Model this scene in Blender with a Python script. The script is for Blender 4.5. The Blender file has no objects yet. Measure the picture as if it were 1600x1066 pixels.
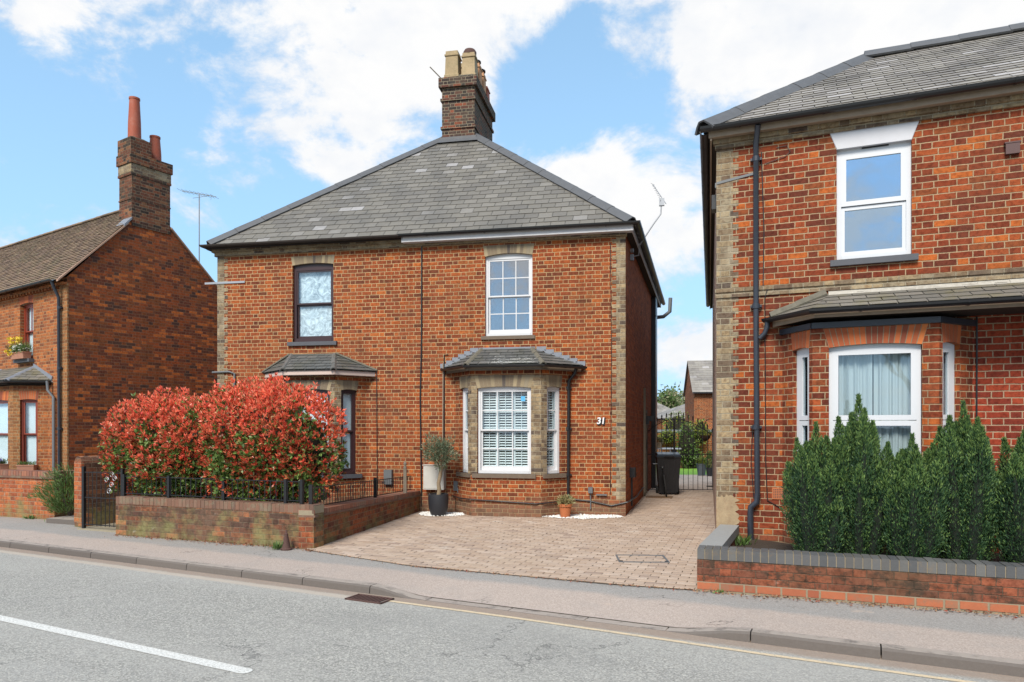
import bpy, math, random
import numpy as np
from mathutils import Vector, Matrix
random.seed(7)
C = bpy.context.scene.collection
SC = bpy.context.scene

# ------------------------------------------------------------------ camera
cam = bpy.data.cameras.new('camera'); co = bpy.data.objects.new('camera', cam); C.objects.link(co)
co.location = (0, 0, 1.6); co.rotation_euler = (math.radians(90), 0, 0)
cam.sensor_width = 36; cam.lens = 24.75; cam.shift_y = 0.0856; cam.clip_start = .1; cam.clip_end = 3000
SC.camera = co
# ------------------------------------------------------------------ light
SUN_EL, SUN_AZ = 43, 201          # azimuth clockwise from +Y: the sun stands behind the camera, to its left
SC.view_settings.view_transform = 'Standard'; SC.view_settings.look = 'None'
SC.view_settings.gamma = 1; SC.view_settings.exposure = 0.88
def dir_az(az, el):
    az = math.radians(az); el = math.radians(el)
    return Vector((math.sin(az)*math.cos(el), math.cos(az)*math.cos(el), math.sin(el)))
sl = bpy.data.lights.new('sun', 'SUN'); so = bpy.data.objects.new('sun', sl); C.objects.link(so)
sl.energy = 2.7; sl.angle = math.radians(20); sl.color = (1, .93, .83)
so.rotation_euler = dir_az(SUN_AZ, SUN_EL).to_track_quat('Z', 'Y').to_euler()

class G:
    """small helper around a node tree"""
    def __init__(s, nt): s.t = nt; nt.nodes.clear()
    def n(s, typ, **kw):
        x = s.t.nodes.new(typ)
        for k, v in kw.items(): setattr(x, k, v)
        return x
    def put(s, sock, v):
        if isinstance(v, bpy.types.NodeSocket): s.t.links.new(v, sock)
        elif v is not None: sock.default_value = v
    def m(s, op, a, b=None, c=None, clamp=False):
        x = s.n('ShaderNodeMath', operation=op, use_clamp=clamp)
        s.put(x.inputs[0], a); s.put(x.inputs[1], b); s.put(x.inputs[2], c)
        return x.outputs[0]
    def vm(s, op, a, b=None):
        x = s.n('ShaderNodeVectorMath', operation=op); s.put(x.inputs[0], a); s.put(x.inputs[1], b)
        return x.outputs['Value'] if op in ('DOT_PRODUCT', 'LENGTH') else x.outputs[0]
    def noise(s, vec, scale, detail=3, rough=.55, out=0, dist=0):
        x = s.n('ShaderNodeTexNoise'); s.put(x.inputs['Vector'], vec)
        x.inputs['Scale'].default_value = scale; x.inputs['Detail'].default_value = detail
        x.inputs['Roughness'].default_value = rough; x.inputs['Distortion'].default_value = dist
        return x.outputs[out]
    def white(s, vec):
        x = s.n('ShaderNodeTexWhiteNoise', noise_dimensions='3D'); s.put(x.inputs['Vector'], vec); return x.outputs['Value']
    def ramp(s, fac, stops, interp='LINEAR'):
        x = s.n('ShaderNodeValToRGB'); r = x.color_ramp; r.interpolation = interp
        while len(r.elements) > 1: r.elements.remove(r.elements[-1])
        for i, (p, c) in enumerate(stops):
            e = r.elements[0] if i == 0 else r.elements.new(p)
            e.position = p; e.color = (*c, 1) if not isinstance(c, (int, float)) else (c, c, c, 1)
        s.put(x.inputs[0], fac); return x.outputs[0]
    def mix(s, fac, a, b, blend='MIX'):
        x = s.n('ShaderNodeMix', data_type='RGBA', blend_type=blend)
        s.put(x.inputs[0], fac)
        s.put(x.inputs[6], (*a, 1) if isinstance(a, tuple) and len(a) == 3 else a)
        s.put(x.inputs[7], (*b, 1) if isinstance(b, tuple) and len(b) == 3 else b)
        return x.outputs[2]
    def step(s, v, a, b):
        x = s.n('ShaderNodeMapRange', interpolation_type='SMOOTHSTEP'); s.put(x.inputs[0], v)
        x.inputs[1].default_value = a; x.inputs[2].default_value = b
        return x.outputs[0]
    def sep(s, v):
        x = s.n('ShaderNodeSeparateXYZ'); s.put(x.inputs[0], v); return x.outputs
    def comb(s, x_, y_, z_=0.0):
        x = s.n('ShaderNodeCombineXYZ'); s.put(x.inputs[0], x_); s.put(x.inputs[1], y_); s.put(x.inputs[2], z_); return x.outputs[0]
    def obj(s): return s.n('ShaderNodeTexCoord').outputs['Object']
    def gen(s): return s.n('ShaderNodeTexCoord').outputs['Generated']
    def uv(s): return s.n('ShaderNodeTexCoord').outputs['UV']
    def island(s): return s.n('ShaderNodeNewGeometry').outputs['Random Per Island']
    def bump(s, h, strength=1, dist=.005, nrm=None):
        x = s.n('ShaderNodeBump'); s.put(x.inputs['Height'], h); x.inputs['Strength'].default_value = strength
        x.inputs['Distance'].default_value = dist
        if nrm is not None: s.put(x.inputs['Normal'], nrm)
        return x.outputs[0]
    def out(s, color, rough=.8, normal=None, metallic=0, spec=.5, trans=None):
        b = s.n('ShaderNodeBsdfPrincipled'); s.put(b.inputs['Base Color'], (*color, 1) if isinstance(color, tuple) else color)
        s.put(b.inputs['Roughness'], rough); s.put(b.inputs['Metallic'], metallic)
        s.put(b.inputs['Specular IOR Level'], spec)
        if normal is not None: s.put(b.inputs['Normal'], normal)
        sh = b.outputs[0]
        if trans:
            t = s.n('ShaderNodeBsdfTranslucent'); s.put(t.inputs[0], (*color, 1) if isinstance(color, tuple) else color)
            mx = s.n('ShaderNodeMixShader'); mx.inputs[0].default_value = trans
            s.t.links.new(sh, mx.inputs[1]); s.t.links.new(t.outputs[0], mx.inputs[2]); sh = mx.outputs[0]
        o = s.n('ShaderNodeOutputMaterial'); s.t.links.new(sh, o.inputs[0])

w = bpy.data.worlds.new('World'); SC.world = w; w.use_nodes = True
g = G(w.node_tree)
sky = g.n('ShaderNodeTexSky', sky_type='NISHITA', sun_disc=False, sun_elevation=math.radians(SUN_EL), sun_rotation=math.radians(SUN_AZ))
sky.altitude = 0; sky.air_density = 1.0; sky.dust_density = .6; sky.ozone_density = 2.0
d = g.vm('NORMALIZE', g.gen()); dx, dy, dz = g.sep(d)[:3]
az = g.m('MULTIPLY', g.m('ARCTAN2', dx, dy), 57.29578); el = g.m('MULTIPLY', g.m('ARCSINE', dz), 57.29578)
def cloud(a, e, ra, re, s):      # a bank of cloud: where it stands (degrees), how wide, how high, how thick
    q = g.m('ADD', g.m('POWER', g.m('DIVIDE', g.m('SUBTRACT', az, a), ra), 2), g.m('POWER', g.m('DIVIDE', g.m('SUBTRACT', el, e), re), 2))
    return g.m('MULTIPLY', g.m('EXPONENT', g.m('MULTIPLY', q, -1)), s)
cov = -.02
for c in [(-25, 29, 15, 4.2, .34), (-6, 30, 11, 5, .34), (-9, 26, 6, 2.4, .26), (10.5, 16.5, 8, 4.2, .62), (6, 19.5, 3.5, 2.4, .24), (16.5, 26.8, 8, 2.6, .34), (20, 31.5, 22, 2.6, .40), (27, 27.5, 7, 3.4, .36), (36, 27, 9, 7, .4),
          (13, 6.5, 7, 2.6, .34), (-11, 22.6, 5.5, 1.3, .20), (-14, 19.4, 4.2, 1.2, .28), (-20, 22.2, 3.4, .9, .22), (-38, 27.5, 5, 3, .2), (-33.5, 26.0, 2.4, 1.5, .24), (12.5, 22.4, 2.4, 1.3, .12), (-8.6, 17, 4.5, 1.4, .30), (-2.5, 27, 3, 3, .2)]:
    cov = g.m('ADD', cov, cloud(*c))
for c in [(-34, 20, 10, 4.5, -.25), (2.6, 25.6, 3.4, 3.6, -.40), (10, 24.2, 5, 1.5, -.26), (-15, 16.8, 6, 1.6, -.05), (5, 30.5, 2.2, 1.2, -.16), (15, 21.6, 4, 1.3, -.16), (-1, 19.5, 3, 2.5, -.16), (17, 11.5, 5, 1.8, -.1)]:
    cov = g.m('ADD', cov, cloud(*c))
el2 = g.m('MULTIPLY', el, 1.5); cv = g.comb(g.m('MULTIPLY', az, .052), g.m('MULTIPLY', el2, .052), 3.7)
n1 = g.noise(cv, 2.3, 11, .60, dist=.35); n2 = g.noise(cv, 9, 8, .66)
far = g.step(g.m('ABSOLUTE', az), 45, 70)                  # elsewhere round the sky: broken cloud
dens = g.m('ADD', g.m('ADD', cov, g.m('MULTIPLY', g.m('SUBTRACT', n1, .5), 1.55)), g.m('MULTIPLY', far, .14))
dens = g.m('ADD', dens, g.m('MULTIPLY', g.m('SUBTRACT', n2, .5), .42))
cm = g.step(dens, -.02, .34)
shade = g.noise(cv, 3.1, 7, .6)
ccol = g.ramp(g.m('ADD', g.m('MULTIPLY', shade, .8), g.m('MULTIPLY', cm, .3)), [(.38, (4.8, 5.15, 5.7)), (.56, (5.7, 5.85, 6.1)), (.72, (6.3, 6.3, 6.3))])
skyc = g.mix(1.0, sky.outputs[0], (1.35, 1.30, 1.20), 'MULTIPLY')
low = g.step(el, 34, -2)
skyc = g.mix(g.m('ADD', g.m('MULTIPLY', low, .40), .48), skyc, (2.9, 5.2, 7.7))
c_ = g.mix(cm, skyc, ccol)
bg = g.n('ShaderNodeBackground'); g.put(bg.inputs[0], c_); bg.inputs[1].default_value = .086
wo = g.n('ShaderNodeOutputWorld'); w.node_tree.links.new(bg.outputs[0], wo.inputs[0])

# ------------------------------------------------------------------ materials
MAT = {}
def mat(name):
    m = bpy.data.materials.new(name); m.use_nodes = True; MAT[name] = m; return G(m.node_tree)

def brick(name, stops, mortar, P=.3375, h=.075, mw=.010, bump=.006, stain=.35, stain_col=(.10, .05, .03), moss=0, white=0, soft=.0025, rough=.9, bleed=0.0, zdirt=None, patch=0.0, mottle=.3, mvar=.3, mould=None):
    g = mat(name); uv = g.uv(); u, v, _ = g.sep(uv)[:3]; ob = g.obj()
    jit = g.noise(g.comb(u, v, 0), 9, 2, .5, 1)
    js = g.sep(jit)
    v2 = g.m('ADD', v, g.m('MULTIPLY', g.m('SUBTRACT', js[0], .5), .010)); u2 = g.m('ADD', u, g.m('MULTIPLY', g.m('SUBTRACT', js[1], .5), .012))
    vr = g.m('DIVIDE', v2, h); row = g.m('FLOOR', vr); fv = g.m('SUBTRACT', vr, row)
    rp = g.m('FLOORED_MODULO', row, 2.0)
    rj = g.m('MULTIPLY', g.m('SUBTRACT', g.white(g.comb(row, 3.3, 1.1)), .5), .08)
    up = g.m('ADD', g.m('ADD', g.m('DIVIDE', u2, P), g.m('MULTIPLY', rp, .5)), rj); cell = g.m('FLOOR', up); fu = g.m('SUBTRACT', up, cell)
    isH = g.m('GREATER_THAN', fu, .6667)
    du = g.m('MINIMUM', g.m('MINIMUM', fu, g.m('SUBTRACT', 1.0, fu)), g.m('ABSOLUTE', g.m('SUBTRACT', fu, .6667)))
    du = g.m('MULTIPLY', du, P); dv = g.m('MULTIPLY', g.m('MINIMUM', fv, g.m('SUBTRACT', 1.0, fv)), h)
    dd = g.m('MINIMUM', du, dv)
    ragged = g.noise(g.comb(u, v, 5.0), 60, 3, .6)
    dd = g.m('ADD', dd, g.m('MULTIPLY', g.m('SUBTRACT', ragged, .5), .008))
    mask = g.step(dd, mw/2 - soft, mw/2 + soft)
    idv = g.comb(g.m('ADD', g.m('MULTIPLY', cell, 2.0), isH), row, 7.1)
    r = g.white(idv)
    if patch: r = g.m('FRACT', g.m('ADD', g.m('MULTIPLY', r, 1-patch), g.m('MULTIPLY', g.noise(g.comb(g.m('MULTIPLY', cell, .16), g.m('MULTIPLY', row, .11), 2.0), 2.2, 4, .7), patch*2.2)))
    base = g.ramp(r, stops, 'CONSTANT')
    fine = g.noise(ob, 120, 4, .7); mid = g.noise(ob, 22, 4, .65)
    base = g.mix(g.step(mid, .38, .72), base, g.mix(1.0, base, (.55, .48, .46), 'MULTIPLY'))
    sm_ = g.noise(g.vm('ADD', ob, g.vm('MULTIPLY', idv, (.37, .73, .11))), 11, 3, .6)
    base = g.mix(g.m('MULTIPLY', g.step(sm_, .45, .75), .5), base, g.mix(1.0, base, (1.35, 1.2, 1.0), 'MULTIPLY'))
    base = g.mix(g.m('MULTIPLY', g.step(fine, .42, .75), .38), base, (.06, .03, .022))
    r2 = g.white(g.vm('ADD', idv, (3.1, 5.7, 1.3)))
    base = g.mix(g.m('MULTIPLY', r2, .22), base, g.mix(1.0, base, (1.35, 1.25, 1.1), 'MULTIPLY'))
    mo = g.mix(g.m('MULTIPLY', g.noise(ob, 14, 4, .6), mvar*2), mortar, tuple(c*.45 for c in mortar))
    big = g.noise(ob, .9, 6, .68)
    col = g.mix(mask, mo, base)
    if bleed: col = g.mix(g.m('MULTIPLY', g.step(g.noise(ob, 2.3, 5, .62), .5, .72), bleed), col, mortar)
    col = g.mix(g.m('MULTIPLY', g.step(big, .42, .72), stain), col, stain_col)
    if moss:
        z = g.sep(ob)[2]
        mm = g.m('MULTIPLY', g.step(g.m('ADD', g.noise(ob, 3.1, 5, .65), g.m('MULTIPLY', z, -.28)), .36, .62), moss)
        col = g.mix(mm, col, g.mix(g.noise(ob, 30, 3), (.16, .15, .04), (.25, .24, .13)))
    if white:
        col = g.mix(g.m('MULTIPLY', g.step(g.noise(ob, 4.3, 6, .7), .62, .74), white), col, (.5, .48, .42))
    if zdirt:
        z = g.sep(ob)[2]
        col = g.mix(g.m('MULTIPLY', g.step(g.m('ADD', z, g.m('MULTIPLY', g.noise(ob, 3, 4), .35)), zdirt+.3, zdirt-.05), .6), col, g.mix(g.noise(ob, 8, 4), (.11, .075, .05), (.22, .17, .12)))
    if mould:
        z_ = g.sep(ob)[2]; band = g.m('MULTIPLY', g.step(z_, mould[0]-.05, mould[0]+.03), g.step(z_, mould[1]+.05, mould[1]-.03))
        col = g.mix(g.m('MULTIPLY', g.m('MULTIPLY', band, g.step(g.noise(g.vm('MULTIPLY', ob, (.8, 1, 1.6)), 5.5, 8, .78), .47, .60)), mould[2]), col, (.045, .036, .026))
    stk = g.noise(g.comb(g.m('MULTIPLY', u, 3.2), g.m('MULTIPLY', v, .38), 9.0), 1.6, 6, .68); col = g.mix(g.m('MULTIPLY', g.step(stk, .50, .72), .42), col, g.mix(1.0, col, (.55, .50, .48), 'MULTIPLY'))
    mt = g.noise(ob, 6.5, 6, .72); col = g.mix(g.m('MULTIPLY', g.step(mt, .48, .68), mottle), col, g.mix(1.0, col, (.52, .46, .42), 'MULTIPLY'))
    hgt = g.m('ADD', g.m('MULTIPLY', mask, 1.0), g.m('MULTIPLY', fine, .35))
    hgt = g.m('ADD', hgt, g.m('MULTIPLY', r2, .25))
    g.out(col, rough, g.bump(hgt, .9, bump), spec=.15)

RED = [(0, (0.307, 0.081, 0.028)), (.17, (0.258, 0.066, 0.027)), (.34, (0.357, 0.098, 0.030)), (.47, (0.199, 0.055, 0.024)), (.60, (0.291, 0.077, 0.028)), (.72, (0.233, 0.061, 0.024)), (.82, (0.158, 0.047, 0.024)), (.90, (0.432, 0.125, 0.034)), (.93, (0.316, 0.104, 0.037)), (.97, (0.133, 0.044, 0.024))]
RED2 = [(0, (0.274, 0.062, 0.024)), (.16, (0.208, 0.045, 0.019)), (.32, (0.332, 0.081, 0.027)), (.42, (0.165, 0.037, 0.019)), (.54, (0.257, 0.056, 0.023)), (.66, (0.191, 0.042, 0.019)), (.78, (0.128, 0.032, 0.019)), (.87, (0.431, 0.116, 0.028)), (.93, (0.232, 0.066, 0.025))]
DARK = [(0, (0.304, 0.079, 0.028)), (.18, (0.210, 0.058, 0.028)), (.34, (0.441, 0.117, 0.034)), (.46, (0.116, 0.045, 0.030)), (.58, (0.284, 0.077, 0.028)), (.70, (0.158, 0.052, 0.030)), (.82, (0.231, 0.073, 0.028)), (.91, (0.483, 0.140, 0.038)), (.97, (0.084, 0.045, 0.036))]
brick('brick_orange', RED, (.64, .45, .24), P=.30, h=.074, mw=.0108, stain=.40, stain_col=(.15, .07, .04), zdirt=.34, white=.15, mvar=.45)
brick('brick_right', RED2, (.50, .36, .22), P=.3375, h=.0745, mw=.0115, stain=.45, stain_col=(.11, .05, .032), zdirt=.30, white=.15, mvar=.45)
brick('brick_deep_red', [(0, (.30, .050, .025)), (.25, (.25, .042, .022)), (.5, (.34, .06, .028)), (.8, (.20, .036, .022))], (.46, .33, .22), h=.0745, mw=.012, stain=.1)
brick('brick_side', [(0, (.42, .115, .045)), (.3, (.34, .095, .04)), (.6, (.46, .13, .048)), (.8, (.27, .08, .038))], (.34, .18, .10), P=.3375, h=.074, mw=.009, stain=.3, stain_col=(.09, .04, .025))
brick('brick_gable', DARK, (.26, .15, .095), P=.3375, h=.073, mw=.008, stain=.3, stain_col=(.16, .075, .035), bleed=.08, patch=.55, mvar=.4)
brick('brick_cottage', [(0, (.34, .115, .045)), (.3, (.26, .09, .042)), (.5, (.40, .14, .05)), (.75, (.19, .07, .038)), (.9, (.46, .16, .055))], (.42, .27, .15), P=.3375, h=.0745, mw=.012, stain=.3, stain_col=(.17, .09, .035))
brick('brick_cottage_corner', [(0, (.30, .14, .06)), (.35, (.36, .17, .07)), (.7, (.24, .11, .05))], (.38, .27, .15), h=.0745, mw=.012, stain=.2)
STOCK = [(0, (0.302, 0.241, 0.151)), (.2, (0.227, 0.174, 0.113)), (.4, (0.353, 0.282, 0.176)), (.6, (0.143, 0.108, 0.080)), (.72, (0.277, 0.232, 0.160)), (.86, (0.193, 0.149, 0.101)), (.95, (0.101, 0.083, 0.071))]
brick('brick_stock', STOCK, (.40, .345, .25), P=.3375, h=.0745, mw=.011, stain=.5, stain_col=(.17, .13, .09), bleed=.55, mvar=.4)
brick('brick_chimney', [(0, (.075, .05, .045)), (.3, (.05, .04, .04)), (.55, (.11, .05, .04)), (.75, (.24, .07, .04)), (.85, (.035, .032, .035))], (.33, .28, .20), P=.30, h=.074, mw=.011, stain=.55, stain_col=(.10, .085, .06), white=.2)
brick('brick_chimney_old', [(0, (.14, .06, .04)), (.3, (.085, .05, .04)), (.5, (.19, .075, .045)), (.7, (.05, .04, .036)), (.85, (.23, .11, .06))], (.24, .19, .13), h=.073, mw=.009, stain=.45, stain_col=(.07, .06, .04), white=.15)
brick('brick_garden_old', [(0, (.19, .082, .05)), (.25, (.14, .068, .046)), (.45, (.23, .10, .055)), (.6, (.10, .056, .044)), (.8, (.17, .085, .058)), (.94, (.38, .15, .07))], (.30, .23, .16), h=.074, mw=.007, stain=.6, stain_col=(.15, .10, .07), moss=.8, white=.4, mvar=.6, mottle=.6, mould=(.2, .5, .55))
brick('brick_garden_side', [(0, (.27, .085, .042)), (.3, (.19, .066, .04)), (.6, (.33, .10, .045)), (.85, (.14, .055, .038))], (.28, .19, .12), h=.074, mw=.009, stain=.4, stain_col=(.13, .075, .04), moss=.55)
brick('brick_garden_right', [(0, (.25, .085, .05)), (.3, (.20, .075, .046)), (.6, (.28, .09, .048)), (.85, (.16, .066, .044))], (.21, .14, .095), h=.075, mw=.007, stain=.7, stain_col=(.10, .068, .042), white=.3, mvar=.6, mottle=.75, mould=(.07, .33, .85))
brick('brick_cottage_wall', [(0, (.40, .12, .05)), (.3, (.32, .095, .045)), (.6, (.46, .15, .06)), (.85, (.26, .08, .045))], (.38, .26, .17), h=.074, mw=.010, stain=.25, stain_col=(.2, .1, .05), moss=.75, white=.4)

def plain(name, col, rough=.6, var=.25, scale=8, bump=0.0, metallic=0, dirt=None, spec=.5):
    g = mat(name); ob = g.obj(); n = g.noise(ob, scale, 5, .65)
    c = g.mix(g.m('MULTIPLY', n, var*1.6), tuple(col), tuple(x*.45 for x in col))
    if dirt: c = g.mix(g.m('MULTIPLY', g.step(g.noise(ob, scale*.6, 6, .7), .45, .75), dirt[1]), c, dirt[0])
    nr = g.bump(g.noise(ob, scale*8, 3, .6), .6, bump) if bump else None
    g.out(c, rough, nr, metallic, spec)
def islands(name, stops, rough=.75, interp='LINEAR', stain=None, fine=25, bump=.002, dark=.4, trans=None, spec=.5, blotch=None):
    g = mat(name); ob = g.obj(); r = g.island(); c = g.ramp(r, stops, interp)
    c = g.mix(g.m('MULTIPLY', g.noise(ob, fine, 4, .65), dark), c, g.mix(1.0, c, (.45, .45, .45), 'MULTIPLY'))
    if stain: c = g.mix(g.m('MULTIPLY', g.step(g.noise(ob, stain[0], 5, .62), .46, .68), stain[2]), c, stain[1])
    if blotch: c = g.mix(g.m('MULTIPLY', g.step(g.noise(ob, blotch[0], 6, .7), blotch[3], blotch[3]+.1), blotch[2]), c, blotch[1])
    g.out(c, rough, g.bump(g.noise(ob, fine*3, 3, .6), .5, bump) if bump else None, 0, spec, trans)

plain('white_paint', (.60, .61, .63), .35, .08)
plain('upvc', (.58, .60, .63), .25, .04)
plain('brown_frame', (.045, .020, .022), .35, .3)
plain('red_frame', (.26, .045, .022), .4, .3)
plain('sill_grey', (.085, .09, .105), .7, .4, bump=.002)
plain('sill_stone', (.17, .13, .095), .85, .5, 14, .003)
plain('black_iron', (.012, .012, .014), .4, .3, 20)
plain('black_plastic', (.018, .019, .022), .35, .3, 6)
plain('pipe_blue_black', (.030, .036, .050), .35, .3, 6)
plain('pipe_grey', (.13, .14, .15), .5, .3, 12)
plain('galvanised', (.36, .38, .41), .45, .35, 20, metallic=.3)
plain('fascia_white', (.62, .62, .64), .45, .2, 5, dirt=((.25, .24, .22), .3))
plain('fascia_tan', (.33, .25, .18), .6, .3, 9, dirt=((.12, .09, .06), .4))
plain('fascia_pink', (.55, .43, .38), .6, .2, 5)
plain('lintel_white', (.50, .51, .55), .55, .15, 7, .001, dirt=((.35, .33, .30), .15))
plain('lead', (.105, .108, .116), .6, .45, 9, .003)
plain('lead_light', (.22, .24, .28), .5, .35, 14, .002)
plain('render_pink', (.38, .24, .17), .9, .3, 10, .004)
plain('render_cream', (.44, .33, .20), .9, .6, 14, .008, dirt=((.20, .12, .07), .6))
plain('mortar', (.30, .25, .17), .95, .4, 20, .004)
plain('mortar_white', (.50, .47, .41), .95, .5, 18, .006, dirt=((.15, .13, .10), .5))
plain('hip_mortar', (.17, .155, .12), .95, .5, 16, .006, dirt=((.05, .05, .04), .5))
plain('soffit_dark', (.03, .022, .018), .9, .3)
plain('timber_grey', (.20, .17, .13), .9, .5, 18, .004)
plain('pot_black', (.022, .024, .030), .5, .2, 6)
plain('pot_grey', (.10, .125, .145), .6, .3, 10)
plain('terracotta', (.45, .14, .05), .8, .2, 9, .001)
plain('terracotta_pale', (.42, .20, .13), .85, .35, 14, .001)
plain('pot_red', (.34, .075, .035), .7, .3, 9, .001, dirt=((.5, .42, .35), .12))
plain('pot_cream', (.40, .30, .17), .85, .5, 9, .003, dirt=((.13, .115, .05), .65))
plain('pot_peach', (.50, .27, .14), .85, .3, 12, .002)
plain('bark', (.30, .225, .14), .95, .5, 26, .008)
plain('bark_dark', (.07, .055, .04), .95, .5, 26, .008)
plain('meter_white', (.55, .54, .50), .5, .3, 5, dirt=((.3, .27, .2), .4))
plain('rust', (.11, .055, .045), .85, .6, 30, .004)
plain('soil', (.065, .045, .030), 1, .6, 30, .02)
plain('cloth_white', (.84, .86, .86), .9, .06, 5)
plain('shutter_white', (.80, .80, .78), .5, .03, 5)
g = mat('lace'); ob = g.obj(); nz = g.noise(ob, 5, 8, .72, dist=2.5); g.out(g.ramp(nz, [(.36, (.30, .33, .36)), (.5, (.62, .65, .67)), (.62, (.88, .90, .90))]), .9)
plain('shade_dark', (.05, .05, .05), 1, .2)  # near-black stands in for unlit rooms behind glass and air brick holes
plain('joint_sand', (.14, .105, .075), 1, .5, 30, .004)
plain('concrete', (.32, .28, .20), .9, .4, 12, .006)
plain('number_metal', (.75, .75, .76), .35, .1)
plain('sticker_blue', (.10, .45, .75), .4, .1)
plain('alarm_brown', (.07, .026, .024), .5, .2)
plain('tyre', (.02, .02, .02), .9, .2)
plain('coir', (.06, .032, .018), 1, .5, 40, .01)
plain('roof_flaunch', (.12, .11, .085), .95, .5, 22, .01, dirt=((.22, .2, .12), .4))
plain('plank_pale', (.20, .12, .065), .8, .4, 12, .003)
plain('coping_top', (.30, .30, .29), .85, .35, 20, .004)

islands('slate', [(0, (0.150, 0.138, 0.118)), (.35, (0.175, 0.161, 0.137)), (.62, (0.128, 0.118, 0.104)), (.92, (0.195, 0.180, 0.156)), (.965, (0.240, 0.228, 0.216)), (1, (0.340, 0.328, 0.326))], .65, stain=(.9, (.095, .09, .082), .65), fine=18, bump=.003, blotch=(9, (.26, .25, .2), .35, .64))
islands('slate_right', [(0, (0.260, 0.238, 0.209)), (.4, (0.300, 0.276, 0.242)), (.7, (0.220, 0.199, 0.179)), (.93, (0.340, 0.315, 0.291)), (1, (0.420, 0.398, 0.388))], .6, stain=(1.1, (.07, .062, .056), .5), fine=18, bump=.003, blotch=(5, (.30, .28, .22), .4, .56))
islands('slate_bay', [(0, (.085, .09, .09)), (.5, (.11, .115, .112)), (1, (.14, .142, .138))], .5, stain=(2.5, (.05, .055, .03), .4), fine=20, bump=.002)
islands('slate_bay_mossy', [(0, (0.130, 0.123, 0.108)), (.5, (0.165, 0.152, 0.130)), (1, (0.210, 0.190, 0.162))], .7, stain=(3, (.14, .12, .03), .4), fine=20, bump=.003)
islands('clay_tile', [(0, (0.182, 0.124, 0.089)), (.3, (0.236, 0.159, 0.108)), (.55, (0.135, 0.092, 0.070)), (.8, (0.270, 0.182, 0.115)), (1, (0.196, 0.155, 0.095))], .9, stain=(1.5, (.12, .10, .055), .45), fine=30, bump=.004)
islands('stock_wedge', [(p, c) for p, c in STOCK], .9, 'CONSTANT', fine=40, bump=.003)
islands('red_wedge', [(0, (.50, .13, .04)), (.3, (.38, .095, .034)), (.6, (.58, .17, .045)), (.8, (.26, .066, .032))], .9, 'CONSTANT', fine=40, bump=.003)
islands('coping_blue', [(0, (0.072, 0.075, 0.078)), (.4, (0.098, 0.098, 0.100)), (.7, (0.128, 0.127, 0.121)), (1, (0.085, 0.082, 0.078))], .65, fine=22, bump=.003, blotch=(7, (.15, .11, .07), .4, .55))
islands('coping_red', [(0, (.26, .10, .06)), (.4, (.32, .13, .075)), (.7, (.20, .085, .06)), (1, (.28, .15, .10))], .85, fine=22, bump=.003, blotch=(5, (.17, .15, .11), .5, .52))
islands('coping_dull', [(0, (0.162, 0.085, 0.056)), (.4, (0.204, 0.102, 0.064)), (.7, (0.128, 0.072, 0.051)), (1, (0.221, 0.128, 0.085))], .85, fine=22, bump=.003, blotch=(5, (.17, .15, .10), .55, .5))
islands('brick_bright', [(0, (0.361, 0.107, 0.048)), (.5, (0.426, 0.135, 0.060)), (1, (0.312, 0.090, 0.044))], .85, fine=22, bump=.003, dark=.5, blotch=(6, (.22, .13, .08), .55, .5))
islands('paver', [(0, (0.368, 0.267, 0.198)), (.3, (0.460, 0.352, 0.270)), (.55, (0.396, 0.298, 0.230)), (.75, (0.506, 0.401, 0.320)), (1, (0.304, 0.223, 0.176))], .92, stain=(.45, (.34, .26, .19), .4), fine=60, bump=.003, dark=.45, blotch=(1.3, (.52, .48, .42), .55, .60))
g = mat('kerb_stone'); ob = g.obj(); up_ = g.sep(g.n('ShaderNodeNewGeometry').outputs['Normal'])[2]
c = g.ramp(g.island(), [(0, (.115, .098, .088)), (1, (.15, .13, .115))]); c = g.mix(g.m('MULTIPLY', g.noise(ob, 30, 5, .7), .5), c, (.06, .05, .045))
wear = g.m('MULTIPLY', g.step(up_, .75, .95), g.step(g.noise(ob, 7, 5, .7), .25, .55)); c = g.mix(g.m('MULTIPLY', wear, .8), c, (.36, .31, .27))
g.out(c, .9, g.bump(g.noise(ob, 90, 4, .7), .6, .004))
islands('pebble', [(0, (.62, .62, .60)), (1, (.82, .82, .80))], .6, fine=30, bump=0, dark=.15)
islands('leaf_red', [(0, (.50, .055, .04)), (.3, (.66, .09, .055)), (.6, (.74, .16, .07)), (.85, (.62, .20, .08)), (1, (.38, .05, .045))], .32, fine=4, bump=0, dark=.25, trans=.25)
islands('leaf_scarlet', [(0, (.85, .12, .07)), (.4, (.90, .19, .10)), (.8, (.90, .32, .17)), (1, (.85, .10, .10))], .35, fine=4, bump=0, dark=.2, trans=.3)
islands('leaf_bronze', [(0, (.20, .05, .025)), (.5, (.28, .09, .035)), (1, (.16, .07, .03))], .32, fine=4, bump=0, dark=.3, trans=.2)
islands('leaf_green', [(0, (.06, .11, .024)), (.5, (.11, .19, .038)), (.8, (.20, .30, .07)), (1, (.05, .09, .028))], .42, fine=4, bump=0, dark=.3, trans=.2)
islands('yew_leaf', [(0, (0.019, 0.055, 0.027)), (.4, (0.037, 0.090, 0.038)), (.75, (0.063, 0.132, 0.048)), (1, (0.105, 0.185, 0.061))], .55, fine=5, bump=0, dark=.5, trans=.15, stain=(4.5, (.010, .034, .024), .6), spec=.3)
islands('yew_tip', [(0, (0.084, 0.167, 0.050)), (.5, (0.142, 0.243, 0.069)), (1, (0.211, 0.308, 0.088))], .55, fine=5, bump=0, dark=.3, trans=.2, spec=.3)
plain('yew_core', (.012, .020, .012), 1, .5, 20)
plain('hedge_core', (.020, .018, .009), 1, .6, 20)
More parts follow.
